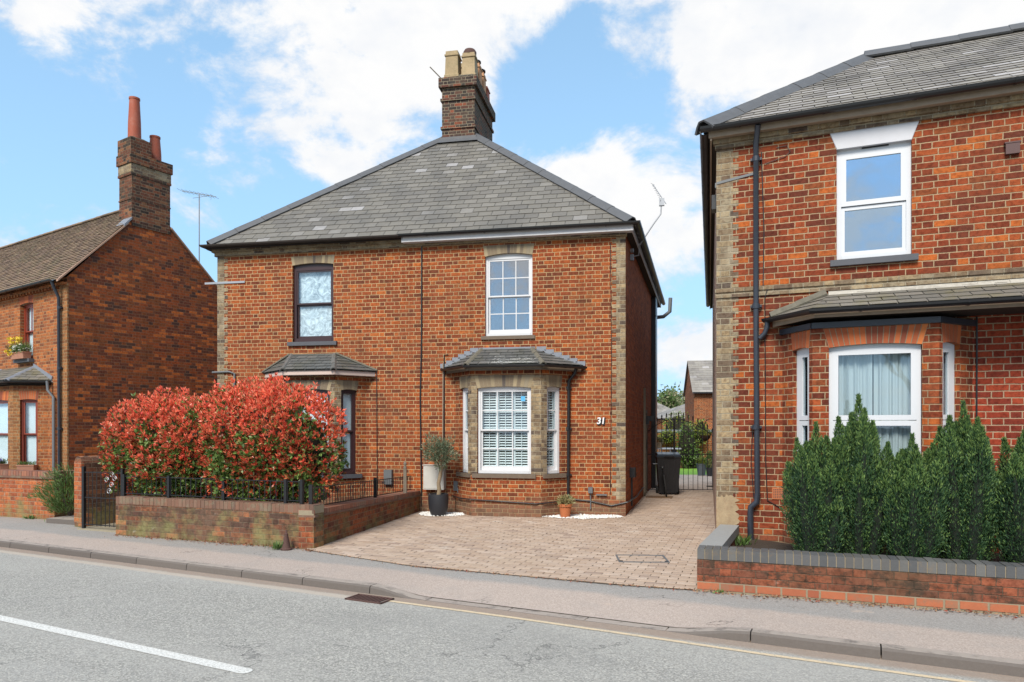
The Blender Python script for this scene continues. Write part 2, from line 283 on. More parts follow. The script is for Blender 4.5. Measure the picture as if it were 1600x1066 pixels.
islands('olive_leaf', [(0, (0.078, 0.111, 0.058)), (.5, (0.130, 0.169, 0.098)), (1, (0.208, 0.247, 0.156))], .5, fine=5, bump=0, dark=.4, trans=.15)
islands('bush_leaf', [(0, (.05, .10, .02)), (.5, (.10, .18, .04)), (1, (.17, .26, .07))], .5, fine=5, bump=0, dark=.4, trans=.25)
islands('bush_yellow', [(0, (.22, .26, .03)), (.5, (.34, .36, .05)), (1, (.16, .22, .04))], .5, fine=5, bump=0, dark=.3, trans=.25)
islands('grass_blade', [(0, (.06, .13, .02)), (.5, (.10, .20, .03)), (1, (.14, .25, .05))], .6, fine=5, bump=0, dark=.4, trans=.25)
islands('tree_far', [(0, (.17, .19, .09)), (.5, (.27, .28, .14)), (1, (.36, .33, .20))], .8, fine=1, bump=0, dark=.3, trans=.2)
islands('petal_yellow', [(0, (.80, .55, .03)), (1, (.85, .70, .12))], .6, bump=0, dark=.1, trans=.2)
islands('petal_white', [(0, (.75, .75, .65)), (1, (.85, .85, .80))], .6, bump=0, dark=.1, trans=.2)
islands('petal_blue', [(0, (.25, .25, .55)), (1, (.45, .45, .75))], .6, bump=0, dark=.1, trans=.2)
islands('succulent', [(0, (.25, .24, .09)), (.5, (.36, .27, .13)), (1, (.18, .22, .09))], .5, bump=0, dark=.3, trans=.2)
islands('litter', [(0, (0.204, 0.120, 0.072)), (.5, (0.300, 0.192, 0.108)), (.8, (0.264, 0.060, 0.036)), (1, (0.120, 0.084, 0.060))], .9, bump=0, dark=.3)

def glass(name, refl, tint=(.9, .95, .97), rough=.015, gl=(.93, .96, 1)):
    g = mat(name); t = g.n('ShaderNodeBsdfTransparent'); t.inputs[0].default_value = (*tint, 1)
    r = g.n('ShaderNodeBsdfGlossy'); r.inputs[0].default_value = (*gl, 1); r.inputs[1].default_value = rough
    nz = g.noise(g.obj(), 1.3, 2, .5); g.put(r.inputs['Normal'], g.bump(nz, .25, .02))
    f = g.n('ShaderNodeLayerWeight'); f.inputs[0].default_value = .5
    mx = g.n('ShaderNodeMixShader'); g.put(mx.inputs[0], g.m('ADD', g.m('MULTIPLY', g.m('POWER', f.outputs['Facing'], 4), .6), refl, clamp=True))
    g.t.links.new(t.outputs[0], mx.inputs[1]); g.t.links.new(r.outputs[0], mx.inputs[2])
    o = g.n('ShaderNodeOutputMaterial'); g.t.links.new(mx.outputs[0], o.inputs[0])
glass('glass', .05); glass('glass_sky', .26, (.8, .85, .9)); glass('glass_mirror', .52, (.5, .6, .7), gl=(.66, .84, 1)); glass('glass_soft', .07)

g = mat('asphalt'); ob = g.obj()
v = g.n('ShaderNodeTexVoronoi'); g.put(v.inputs['Vector'], ob); v.inputs['Scale'].default_value = 95
chip = g.white(v.outputs['Position']) if False else g.sep(v.outputs['Color'])[0]
c = g.ramp(chip, [(0, (.18, .175, .158)), (.35, (.285, .28, .258)), (.7, (.365, .355, .325)), (.93, (.46, .445, .40)), (1, (.57, .55, .49))])
c = g.mix(g.m('MULTIPLY', g.step(g.noise(ob, 170, 3, .7), .35, .75), .35), c, (.18, .18, .17))
c = g.mix(g.m('MULTIPLY', g.step(g.noise(ob, .55, 5, .6), .4, .7), .30), c, (.36, .35, .33))
c = g.mix(g.m('MULTIPLY', g.step(g.noise(ob, 3.2, 5, .7), .55, .75), .22), c, (.20, .20, .195))
trk = g.noise(g.vm('MULTIPLY', ob, (.06, 1.1, 1)), 1.3, 4, .55); c = g.mix(g.m('MULTIPLY', g.step(trk, .40, .62), .30), c, (.40, .39, .36)); pt = g.noise(g.vm('MULTIPLY', ob, (.35, .8, 1)), .7, 3, .5); c = g.mix(g.m('MULTIPLY', g.step(pt, .60, .615), .15), c, (.20, .20, .19)); rcr = g.n('ShaderNodeTexVoronoi', feature='DISTANCE_TO_EDGE'); g.put(rcr.inputs['Vector'], g.vm('ADD', ob, g.noise(ob, 1.6, 5, .65, 1))); rcr.inputs['Scale'].default_value = .33; c = g.mix(g.m('MULTIPLY', g.m('MULTIPLY', g.step(rcr.outputs['Distance'], .004, .001), g.step(g.noise(ob, .5, 2), .50, .56)), .6), c, (.07, .07, .07))
yk = g.sep(ob)[1]      # the road's own y runs across it, 0 at the kerb foot
edge = g.step(g.m('ADD', yk, g.m('MULTIPLY', g.noise(ob, 4, 4), .10)), -.17, -.06)
c = g.mix(g.m('MULTIPLY', edge, .8), c, g.mix(g.noise(ob, 25, 5, .7), (.34, .25, .19), (.22, .16, .12)))
xk = g.sep(ob)[0]
pale = g.m('MULTIPLY', g.m('MULTIPLY', g.step(yk, -.30, -.24), g.step(g.m('ADD', yk, g.m('MULTIPLY', g.noise(ob, 5, 3), .06)), -.10, -.16)), g.step(xk, -1.2, -1.9))
c = g.mix(g.m('MULTIPLY', pale, .75), c, (.46, .39, .32))
g.out(c, .92, g.bump(g.m('ADD', chip, g.noise(ob, 140, 3, .7)), .8, .006))
g = mat('footway'); ob = g.obj()
v = g.n('ShaderNodeTexVoronoi'); g.put(v.inputs['Vector'], ob); v.inputs['Scale'].default_value = 120
ch = g.sep(v.outputs['Color'])[0]; yk = g.sep(ob)[1]
wob = g.m('ADD', yk, g.m('MULTIPLY', g.m('SUBTRACT', g.noise(ob, 1.1, 4, .6), .5), .35))
grey = g.step(wob, .70, .86)
c = g.mix(grey, g.mix(ch, (.31, .255, .22), (.46, .385, .335)), g.mix(ch, (.22, .205, .19), (.34, .325, .305)))
c = g.mix(g.m('MULTIPLY', g.step(g.noise(ob, 1.7, 5, .65), .48, .7), .35), c, (.31, .28, .255))
c = g.mix(g.m('MULTIPLY', g.step(g.noise(ob, 2.9, 6, .7), .62, .72), .5), c, (.47, .37, .30))
c = g.mix(g.m('MULTIPLY', g.step(yk, .18, .10), .4), c, (.36, .30, .27))
crack = g.n('ShaderNodeTexVoronoi', feature='DISTANCE_TO_EDGE'); g.put(crack.inputs['Vector'], g.vm('ADD', ob, g.noise(ob, 2, 4, .6, 1))); crack.inputs['Scale'].default_value = .55
c = g.mix(g.m('MULTIPLY', g.m('MULTIPLY', g.step(crack.outputs['Distance'], .006, .001), g.step(g.noise(ob, .9, 2), .5, .6)), .7), c, (.06, .05, .045))
g.out(c, .93, g.bump(g.m('ADD', ch, g.noise(ob, 150, 3, .7)), .7, .004))
g = mat('road_paint_white'); ob = g.obj(); c = g.mix(g.step(g.noise(ob, 60, 6, .8), .44, .62), (.64, .64, .61), (.38, .375, .35)); g.out(c, .8, g.bump(g.noise(ob, 120, 3), .6, .003))
g = mat('road_paint_yellow'); ob = g.obj(); c = g.mix(g.step(g.noise(ob, 40, 5, .75), .48, .66), (.56, .45, .30), (.36, .32, .26)); g.out(c, .8)
g = mat('ground'); ob = g.obj(); c = g.mix(g.noise(ob, .4, 6, .6), (.09, .12, .035), (.14, .13, .06)); g.out(c, 1)
g = mat('patio'); ob = g.obj(); b = g.n('ShaderNodeTexBrick'); g.put(b.inputs[0], ob); b.inputs['Scale'].default_value = 1
for k, vv in dict(Color1=(.44, .35, .29, 1), Color2=(.50, .41, .34, 1), Mortar=(.25, .21, .18, 1)).items(): b.inputs[k].default_value = vv
b.inputs['Mortar Size'].default_value = .012; b.inputs['Brick Width'].default_value = .6; b.inputs['Row Height'].default_value = .45
g.out(b.outputs[0], .9)
g = mat('lawn'); ob = g.obj(); g.out(g.mix(g.noise(ob, 12, 5, .7), (.12, .28, .02), (.20, .38, .05)), .9)
g = mat('curtain'); ob = g.obj(); g.out(g.mix(g.m('MULTIPLY', g.noise(ob, 3, 3), .3), (.72, .75, .74), (.5, .53, .5)), .9, trans=.3)

# ------------------------------------------------------------------ mesh helpers
class MB:
    def __init__(s): s.v = []; s.f = []; s.mi = []; s.cur = 0; s.sm = []
    def add(s, vs, fs, smooth=False):
        b = len(s.v); s.v += [tuple(p) for p in vs]
        for f in fs: s.f.append(tuple(b+i for i in f)); s.mi.append(s.cur); s.sm.append(smooth)
        return s
    def box(s, x0, x1, y0, y1, z0, z1):
        vs = [(x, y, z) for z in (z0, z1) for y in (y0, y1) for x in (x0, x1)]
        return s.add(vs, [(0, 2, 3, 1), (4, 5, 7, 6), (0, 1, 5, 4), (2, 6, 7, 3), (0, 4, 6, 2), (1, 3, 7, 5)])
    def hexa(s, b4, t4):            # bottom and top quads, both counter-clockwise from above
        return s.add(list(b4)+list(t4), [(3, 2, 1, 0), (4, 5, 6, 7), (0, 1, 5, 4), (1, 2, 6, 5), (2, 3, 7, 6), (3, 0, 4, 7)])
    def prism(s, poly, z0, z1):     # poly counter-clockwise in xy
        n = len(poly)
        return s.add([(x, y, z0) for x, y in poly]+[(x, y, z1) for x, y in poly],
                     [tuple(range(n-1, -1, -1)), tuple(range(n, 2*n))]+[(i, (i+1) % n, n+(i+1) % n, n+i) for i in range(n)])
    def quad(s, *p): return s.add(p, [tuple(range(len(p)))])
    def tube(s, pts, r, seg=8, cap=True, r2=None, squash=1):
        pts = [Vector(p) for p in pts]; n = len(pts); vs = []; fs = []
        prev = None
        for i, p in enumerate(pts):
            t = (pts[min(i+1, n-1)]-pts[max(i-1, 0)]).normalized()
            a = prev if prev is not None else (Vector((0, 0, 1)) if abs(t.z) < .9 else Vector((1, 0, 0)))
            x = (a - t*a.dot(t))
            if x.length < 1e-4: x = t.orthogonal()
            x.normalize(); y = t.cross(x); prev = x
            rr = r if r2 is None else r+(r2-r)*i/max(1, n-1)
            if isinstance(r, (list, tuple)): rr = r[i]
            for k in range(seg):
                an = 2*math.pi*k/seg; vs.append(p+(x*math.cos(an)+y*math.sin(an)*squash)*rr)
        for i in range(n-1):
            for k in range(seg):
                fs.append((i*seg+k, i*seg+(k+1) % seg, (i+1)*seg+(k+1) % seg, (i+1)*seg+k))
        if cap: fs += [tuple(range(seg-1, -1, -1)), tuple((n-1)*seg+k for k in range(seg))]
        return s.add(vs, fs, True)
    def lathe(s, prof, c=(0, 0, 0), seg=24, rot=0):
        vs = []; fs = []; n = len(prof)
        for r, z in prof:
            for k in range(seg):
                a = 2*math.pi*k/seg+rot; vs.append((c[0]+r*math.cos(a), c[1]+r*math.sin(a), c[2]+z))
        for i in range(n-1):
            for k in range(seg): fs.append((i*seg+k, i*seg+(k+1) % seg, (i+1)*seg+(k+1) % seg, (i+1)*seg+k))
        fs += [tuple(range(seg-1, -1, -1)), tuple((n-1)*seg+k for k in range(seg))]
        return s.add(vs, fs, seg > 6)
    def build(s, name, m, parent=None, loc=None, rotz=None, props=None):
        me = bpy.data.meshes.new(name); me.from_pydata(s.v, [], s.f)
        for x in (m if isinstance(m, (list, tuple)) else [m]): me.materials.append(MAT[x])
        me.polygons.foreach_set('material_index', s.mi); me.polygons.foreach_set('use_smooth', s.sm)
        autouv(me); me.update()
        if any(s.sm):
            try: me.set_sharp_from_angle(angle=math.radians(40))
            except Exception: pass
        o = bpy.data.objects.new(name, me); C.objects.link(o)
        if parent is not None: o.parent = parent
        if loc is not None: o.location = loc
        if rotz is not None: o.rotation_euler = (0, 0, rotz)
        return o
def autouv(me):
    uvl = me.uv_layers.new(name='uv').data; n = len(me.loops); out = np.zeros(n*2, dtype=np.float32)
    nl = len(me.vertices); co_ = np.empty(nl*3, dtype=np.float32); me.vertices.foreach_get('co', co_); co_ = co_.reshape(-1, 3)
    vi = np.empty(n, dtype=np.int32); me.loops.foreach_get('vertex_index', vi)
    np_ = len(me.polygons); ls = np.empty(np_, dtype=np.int32); lt = np.empty(np_, dtype=np.int32)
    me.polygons.foreach_get('loop_start', ls); me.polygons.foreach_get('loop_total', lt)
    nr = np.empty(np_*3, dtype=np.float32); me.polygons.foreach_get('normal', nr); nr = nr.reshape(-1, 3)
    ln = np.repeat(nr, lt, axis=0); lc = co_[vi]
    t = np.stack([-ln[:, 1], ln[:, 0], np.zeros(len(ln))], 1); L = np.linalg.norm(t, axis=1); flat = L < .25
    t[flat] = (1, 0, 0); L[flat] = 1; t /= L[:, None]
    s_ = np.cross(ln, t); s_[flat] = (0, 1, 0)
    uv = np.stack([(lc*t).sum(1), (lc*s_).sum(1)], 1).astype(np.float32)
    uvl.foreach_set('uv', uv.ravel())
def empty(name, loc=(0, 0, 0), rotz=0):
    o = bpy.data.objects.new(name, None); C.objects.link(o); o.location = loc; o.rotation_euler = (0, 0, rotz); o.empty_display_size = .1; return o
def tag(o, label=None, cat=None, group=None, kind=None):
    for k, v in (('label', label), ('category', cat), ('group', group), ('kind', kind)):
        if v: o[k] = v
    return o
def lab(o, l): o['label'] = l; return o

class Pl:
    """a wall plane inside a building: origin, direction along (right as seen from outside); d runs into the wall"""
    def __init__(s, o, dr): s.o = o; L = math.hypot(*dr); s.t = (dr[0]/L, dr[1]/L); s.n = (-s.t[1], s.t[0]); s.L = L
    def p(s, u, d, z): return (s.o[0]+s.t[0]*u+s.n[0]*d, s.o[1]+s.t[1]*u+s.n[1]*d, z)
    def box(s, mb, u0, u1, d0, d1, z0, z1):
        mb.hexa([s.p(u0, d0, z0), s.p(u1, d0, z0), s.p(u1, d1, z0), s.p(u0, d1, z0)], [s.p(u0, d0, z1), s.p(u1, d0, z1), s.p(u1, d1, z1), s.p(u0, d1, z1)])
    def poly(s, mb, pts, d0, d1):   # pts (u, z) counter-clockwise seen from outside
        n = len(pts)
        mb.add([s.p(u, d0, z) for u, z in pts]+[s.p(u, d1, z) for u, z in pts],
               [tuple(range(n)), tuple(range(2*n-1, n-1, -1))]+[(i, n+i, n+(i+1) % n, (i+1) % n) for i in range(n)])
def wall(mb, pl, u0, u1, z0, z1, holes=(), reveal=.11):
    us = sorted({u0, u1, *[h[0] for h in holes], *[h[1] for h in holes]}); zs = sorted({z0, z1, *[h[2] for h in holes], *[h[3] for h in holes]})
    us = [u for u in us if u0 <= u <= u1]; zs = [z for z in zs if z0 <= z <= z1]
    for a, b in zip(us, us[1:]):
        for c, e in zip(zs, zs[1:]):
            mu, mz = (a+b)/2, (c+e)/2
            if any(h[0] < mu < h[1] and h[2] < mz < h[3] for h in holes): continue
            mb.quad(pl.p(a, 0, c), pl.p(b, 0, c), pl.p(b, 0, e), pl.p(a, 0, e))
    for a, b, c, e in holes:
        r = reveal
        mb.quad(pl.p(a, 0, c), pl.p(a, 0, e), pl.p(a, r, e), pl.p(a, r, c)); mb.quad(pl.p(b, 0, c), pl.p(b, r, c), pl.p(b, r, e), pl.p(b, 0, e))
        mb.quad(pl.p(a, 0, c), pl.p(a, r, c), pl.p(b, r, c), pl.p(b, 0, c)); mb.quad(pl.p(a, 0, e), pl.p(b, 0, e), pl.p(b, r, e), pl.p(a, r, e))
def arch(pl, u0, u1, zs, rise, zt, skew, n, bm, parent, proud=.005, name='window_arch', backing='mortar', depth=.1):
    mb = MB(); f = lambda s_: zs+rise*(1-(2*s_-1)**2)
    m = 12; lo = [(u0+(u1-u0)*i/m, f(i/m)) for i in range(m+1)]
    pts = lo+[(u1+skew, zt), (u0-skew, zt)]
    # backing as strips, so that every face is convex
    for i in range(m):
        a, b = lo[i], lo[i+1]; ta = u0-skew+(u1-u0+2*skew)*i/m; tb = u0-skew+(u1-u0+2*skew)*(i+1)/m
        pl.poly(mb, [a, b, (tb, zt), (ta, zt)], -.002, depth)
    mb.cur = 1
    for i in range(n):
        gapb = .0045/(u1-u0); gapt = .0045/(u1-u0+2*skew)
        s0, s1 = i/n+gapb, (i+1)/n-gapb; q0, q1 = i/n+gapt, (i+1)/n-gapt
        T = lambda q: u0-skew+(u1-u0+2*skew)*q
        pl.poly(mb, [(u0+(u1-u0)*s0, f(s0)), (u0+(u1-u0)*s1, f(s1)), (T(q1), zt-.004), (T(q0), zt-.004)], -proud, depth-.01)
    return mb.build(name, [backing, bm], parent)
def clip(poly, a, b):       # keep the left side of a->b ; poly of (x, y)
    out = []; n = len(poly)
    sd = lambda p: (b[0]-a[0])*(p[1]-a[1])-(b[1]-a[1])*(p[0]-a[0])
    for i in range(n):
        p, q = poly[i], poly[(i+1) % n]; sp, sq = sd(p), sd(q)
        if sp >= 0: out.append(p)
        if (sp >= 0) != (sq >= 0):
            t = sp/(sp-sq); out.append((p[0]+(q[0]-p[0])*t, p[1]+(q[1]-p[1])*t))
    return out
def slates(mb, pts, gauge=.2, width=.25, th=.005, gap=.009, jit=.003, missing=0):
    """lays overlapping slates on a convex planar face; pts[0]->pts[1] is the eave"""
    P = [Vector(p) for p in pts]; o = P[0]; e = (P[1]-P[0]).normalized(); n = e.cross(P[2]-P[0]).normalized(); s = n.cross(e)
    if s.z < 0: s = -s; n = -n
    if n.z < 0: n = -n
    flat = [((p-o).dot(e), (p-o).dot(s)) for p in P]
    area = sum(flat[i][0]*flat[(i+1) % len(flat)][1]-flat[(i+1) % len(flat)][0]*flat[i][1] for i in range(len(flat)))
    if area < 0: flat = flat[::-1]
    mb.add([o+e*x+s*y-n*.012 for x, y in flat], [tuple(range(len(flat)))])     # boards under the slates
    x0, x1 = min(f[0] for f in flat), max(f[0] for f in flat); y1 = max(f[1] for f in flat)
    for r in range(int(y1/gauge)+1):
        yb, yt = r*gauge, (r+1)*gauge+.03; sh = (r % 2)*.5*width+random.uniform(-.01, .01); k0 = int((x0-sh)/width)-1
        for k in range(k0, int((x1-sh)/width)+2):
            a = k*width+sh+gap/2; b = a+width-gap; j = random.uniform(0, jit)
            yb_ = yb + (random.uniform(-.006, .006) if r else 0)
            ti = random.uniform(-.004, .004) if random.random() > .025 else random.uniform(-.018, .018)
            if r and random.random() < .015: yb_ -= .03
            q = [(a, yb_+ti), (b, yb_-ti), (b, yt), (a, yt)]
            for i in range(len(flat)):
                q = clip(q, flat[i], flat[(i+1) % len(flat)])
                if len(q) < 3: break
            if len(q) < 3: continue
            hh = lambda y: .002+(th*2+j)*max(0, 1-(y-yb_)/(gauge+.03))
            top = [o+e*x+s*y+n*hh(y) for x, y in q]; bot = [o+e*x+s*y+n*(hh(y)-th) for x, y in q]; m = len(q)
            mb.add(top+bot, [tuple(range(m))]+[(i, m+i, m+(i+1) % m, (i+1) % m) for i in range(m)])
def caps(mb, p0, p1, w=.11, h=.055, seg=.45, nrm=(0, 0, 1), th=.02, mortar=False):
    p0, p1 = Vector(p0), Vector(p1); L = (p1-p0).length; t = (p1-p0).normalized(); N = Vector(nrm); N = (N-t*N.dot(t)).normalized(); S = t.cross(N)
    k = max(1, round(L/seg)); prof = [(-1, -.55), (-.62, .25), (-.25, .85), (.25, .85), (.62, .25), (1, -.55)]
    for i in range(k):
        a = p0+t*(L*i/k-.015); b = p0+t*(L*(i+1)/k+.015)
        up = .004+random.uniform(0, .004); vs = []; a = a+S*random.uniform(-.006, .006); b = b+S*random.uniform(-.006, .006)+N*random.uniform(-.004, .004)
        for q, lift, sc in ((a, up, 1.03), (b, .0, .99)):
            for x, y in prof: vs.append(q+S*(x*w*sc)+N*(y*h+lift))
            for x, y in prof[::-1]: vs.append(q+S*(x*w*sc*.86)+N*(y*h+lift-th))
        m = 12; mb.add(vs, [tuple(range(m-1, -1, -1)), tuple(range(m, 2*m))]+[(j, (j+1) % m, m+(j+1) % m, m+j) for j in range(m)])
def gutter(pts, parent, m='black_plastic', r=.055, brackets=.9, name='gutter', cut=True):
    mb = MB(); P = [Vector(p) for p in pts]; vs = []; fs = []
    prof = [(math.cos(math.radians(a)), math.sin(math.radians(a))) for a in range(180, 361, 30)]; inner = [(x*.86, y*.86) for x, y in prof[::-1]]
    pr = prof+inner; m_ = len(pr)
    for i, p in enumerate(P):
        t1 = (P[min(i+1, len(P)-1)]-p) if i < len(P)-1 else (p-P[i-1]); t0 = (p-P[i-1]) if i else t1
        t = (t0.normalized()+t1.normalized()); t.z = 0; t.normalize(); S = Vector((-t.y, t.x, 0)); k = 1/max(.5, math.cos(t0.angle(t1)/2))
        for x, y in pr: vs.append(p+S*(x*r*k)+Vector((0, 0, y*r)))
    for i in range(len(P)-1):
        for j in range(m_): fs.append((i*m_+j, i*m_+(j+1) % m_, (i+1)*m_+(j+1) % m_, (i+1)*m_+j))
    fs += [tuple(range(m_-1, -1, -1)), tuple((len(P)-1)*m_+j for j in range(m_))]
    mb.add(vs, fs)
    for a, b in zip(P, P[1:]):
        L = (b-a).length; n = int(L/brackets)
        for i in range(n):
            q = a+(b-a)*((i+.5)/n); t = (b-a).normalized(); S = Vector((-t.y, t.x, 0))
            for k in range(6):
                a0 = math.radians(180+30*k); a1 = math.radians(210+30*k); rr = r*1.12
                A = [q+S*(math.cos(a0)*rr)+Vector((0, 0, math.sin(a0)*rr)), q+S*(math.cos(a1)*rr)+Vector((0, 0, math.sin(a1)*rr))]
                mb.quad(A[0]-t*.012, A[1]-t*.012, A[1]+t*.012, A[0]+t*.012)
    return mb.build(name, m, parent)

def window(pl, u0, u1, z0, z1, root, fm='white_paint', gm='glass', style='sash', bars=(3, 2), dd=.075, curtain=None, fw=.045, name='window', crown=0):
    """frame (mesh) with sash, glazing bars and panes as sub-parts, set dd behind the brick face"""
    mb = MB(); B = lambda m, *a: pl.box(m, *a)
    ft = fw+crown
    B(mb, u0, u0+fw, dd, dd+.09, z0, z1); B(mb, u1-fw, u1, dd, dd+.09, z0, z1)
    B(mb, u0+fw, u1-fw, dd, dd+.09, z1-ft, z1); B(mb, u0+fw, u1-fw, dd-.01, dd+.09, z0, z0+fw*1.3)
    fr = mb.build('window', fm, root)
    a, b, c, e = u0+fw, u1-fw, z0+fw*1.3, z1-ft; mid = c+(e-c)*(.5 if style != 'upvc' else .49)
    def sash(a, b, c, e, d0, sw, bot, n, m):
        s_ = MB(); B(s_, a, a+sw, d0, d0+.04, c, e); B(s_, b-sw, b, d0, d0+.04, c, e); B(s_, a+sw, b-sw, d0, d0+.04, e-sw, e); B(s_, a+sw, b-sw, d0, d0+.04, c, c+bot)
        A, Bb, Cc, E = a+sw, b-sw, c+bot, e-sw
        if n:
            for i in range(1, n[0]): x = A+(Bb-A)*i/n[0]; B(s_, x-.009, x+.009, d0+.004, d0+.03, Cc, E)
            for i in range(1, n[1]): z = Cc+(E-Cc)*i/n[1]; B(s_, A, Bb, d0+.006, d0+.028, z-.009, z+.009)
        s_.build('sash', fm, fr)
        g_ = MB(); B(g_, A-.003, Bb+.003, d0+.016, d0+.020, Cc-.003, E+.003); g_.build('pane', gm, fr)
    if style == 'sash':
        sash(a, b, mid-.012, e, dd+.012, .035, .028, bars, fm); sash(a, b, c, mid+.012, dd+.05, .035, .075, bars, fm)
    elif style == 'upvc':
        sash(a, b, mid, e, dd+.0, .055, .055, None, fm); sash(a, b, c, mid-.008, dd+.02, .040, .045, None, fm)
    elif style == 'upvc2':
        sash(a, b, mid, e, dd+.0, .055, .055, None, fm); sash(a, b, c, mid-.008, dd+.0, .055, .055, None, fm)
    elif style == 'two':
        mid = c+(e-c)*.5
        sash(a, b, mid, e, dd+.012, .03, .03, bars, fm); sash(a, b, c, mid, dd+.05, .03, .05, bars, fm)
    if curtain:
        cm = MB(); kind, matn = curtain
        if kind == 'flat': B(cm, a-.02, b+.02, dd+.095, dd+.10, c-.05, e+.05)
        elif kind == 'folds':
            n = int((b-a)/.014); pts = []
            gaps = [(a+b)/2]
            for i in range(n):
                x0 = a-.02+(b-a+.04)*i/n; x1 = a-.02+(b-a+.04)*(i+1)/n
                w_ = lambda x: .018*math.sin(x*62+2*math.sin(x*17))+.01*math.sin(x*150)
                if min(abs((x0+x1)/2-q) for q in gaps) < .012: continue
                cm.add([pl.p(x0, dd+.125+w_(x0), c-.05), pl.p(x1, dd+.125+w_(x1), c-.05), pl.p(x1, dd+.125+w_(x1), e+.05), pl.p(x0, dd+.125+w_(x0), e+.05)], [(0, 1, 2, 3)], True)
        elif kind == 'louvre':
            nP = 3 if b-a > .6 else 1; pw = (b-a)/nP
            for j in range(nP):
                A, Bb = a+pw*j+.002, a+pw*(j+1)-.002
                for (x0, x1) in ((A, A+.030), (Bb-.030, Bb)): B(cm, x0, x1, dd+.098, dd+.125, c-.05, e+.05)
                for zz in (c-.05, mid-.03, e-.02): B(cm, A+.03, Bb-.03, dd+.098, dd+.125, zz, zz+.06)
                B(cm, (A+Bb)/2-.005, (A+Bb)/2+.005, dd+.090, dd+.097, c, e)
                z = c+.025
                while z < e-.03:
                    cm.hexa([pl.p(A+.03, dd+.099, z), pl.p(Bb-.03, dd+.099, z), pl.p(Bb-.03, dd+.128, z+.017), pl.p(A+.03, dd+.128, z+.017)],
                            [pl.p(A+.03, dd+.099, z+.006), pl.p(Bb-.03, dd+.099, z+.006), pl.p(Bb-.03, dd+.128, z+.023), pl.p(A+.03, dd+.128, z+.023)]); z += .047
        cm.build('shutter' if kind == 'louvre' else 'curtain', matn, fr)  # in the dark window material this sheet is painted shade, not cloth
    rm = MB(); B(rm, u0-.05, u1+.05, dd+.6, dd+.62, z0-.1, z1+.1); rm.build('dark_backing', 'shade_dark', fr)  # dark sheet close behind each window, standing in for room shade
    return fr
def leafmesh(name, n, pos, axis, L, W, mats, mi, parent=None, fold=.0, loc=None, extra=None):
    """n leaves: base positions, axis directions, lengths, widths"""
    pos = np.asarray(pos, dtype=np.float64); axis = np.asarray(axis, dtype=np.float64); axis /= np.linalg.norm(axis, axis=1)[:, None]+1e-9
    rnd = RNG.normal(size=(n, 3)); side = np.cross(axis, rnd); side /= np.linalg.norm(side, axis=1)[:, None]+1e-9
    L = np.broadcast_to(L, (n,))[:, None]; W = np.broadcast_to(W, (n,))[:, None]
    nor = np.cross(side, axis)
    v = np.stack([pos, pos+axis*L*.5+side*W/2+nor*W*fold, pos+axis*L, pos+axis*L*.5-side*W/2+nor*W*fold], 1).reshape(-1, 3)
    me = bpy.data.meshes.new(name); fc = n
    ev, ef = ([], [])
    if extra: ev, ef = extra.v, extra.f
    V = np.concatenate([v, np.array(ev, dtype=np.float64).reshape(-1, 3)]) if len(ev) else v
    me.vertices.add(len(V)); me.vertices.foreach_set('co', V.astype(np.float32).ravel())
    loops = list(range(4*n)); starts = list(range(0, 4*n, 4)); tot = [4]*n; mat_i = list(map(int, mi))
    for f in ef:
        starts.append(len(loops)); tot.append(len(f)); loops += [4*n+i for i in f]; mat_i.append(len(mats)-1)
    me.loops.add(len(loops)); me.loops.foreach_set('vertex_index', loops)
    me.polygons.add(len(starts)); me.polygons.foreach_set('loop_start', starts)
    try: me.polygons.foreach_set('loop_total', tot)
    except Exception: pass
    for m in mats: me.materials.append(MAT[m])
    me.update(calc_edges=True); me.polygons.foreach_set('material_index', mat_i); me.update()
    o = bpy.data.objects.new(name, me); C.objects.link(o)
    if parent is not None: o.parent = parent
    if loc is not None: o.location = loc
    return o
RNG = np.random.default_rng(11)
def blob(c, r, seg=14, rings=9, amp=.12, mb=None):   # rough lump
    mb = mb or MB(); vs = []; fs = []; ph = [random.uniform(0, 6) for _ in range(6)]
    for i in range(rings+1):
        th = math.pi*i/rings
        for k in range(seg):
            a = 2*math.pi*k/seg; q = 1+amp*(math.sin(3*a+ph[0]+2*th)+math.sin(5*a+ph[1])*math.sin(4*th+ph[2]))
            vs.append((c[0]+r[0]*math.sin(th)*math.cos(a)*q, c[1]+r[1]*math.sin(th)*math.sin(a)*q, c[2]+r[2]*math.cos(th)*q))
    for i in range(rings):
        for k in range(seg): fs.append((i*seg+k, (i+1)*seg+k, (i+1)*seg+(k+1) % seg, i*seg+(k+1) % seg))
    return mb.add(vs, fs, True)
def leafball(name, c, r, n, L, W, mats, probs, parent=None, shell=.35, up=.3, loc=None, core=None, z_cut=None):
    d = RNG.normal(size=(n, 3)); d /= np.linalg.norm(d, axis=1)[:, None]
    rad = 1-shell*RNG.random(n)**1.5; lump = 1+.12*np.sin(d[:, 0]*7+d[:, 2]*5+c[0])*np.sin(d[:, 1]*6+2+c[1])
    pos = np.array(c)+d*np.array(r)*(rad*lump)[:, None]
    ax = d+RNG.normal(size=(n, 3))*.7+np.array([0, 0, up])
    if z_cut is not None: pos[:, 2] = np.maximum(pos[:, 2], z_cut+RNG.random(n)*.05)
    mi = RNG.choice(len(probs), size=n, p=np.array(probs)/sum(probs))
    ex = None
    if core: ex = blob(c, [x*core[0] for x in r]); mats = mats+[core[1]]
    return leafmesh(name, n, pos, ax, L*(.7+.6*RNG.random(n)), W*(.7+.6*RNG.random(n)), mats, mi, parent, loc=loc, extra=ex)
R_ = math.radians
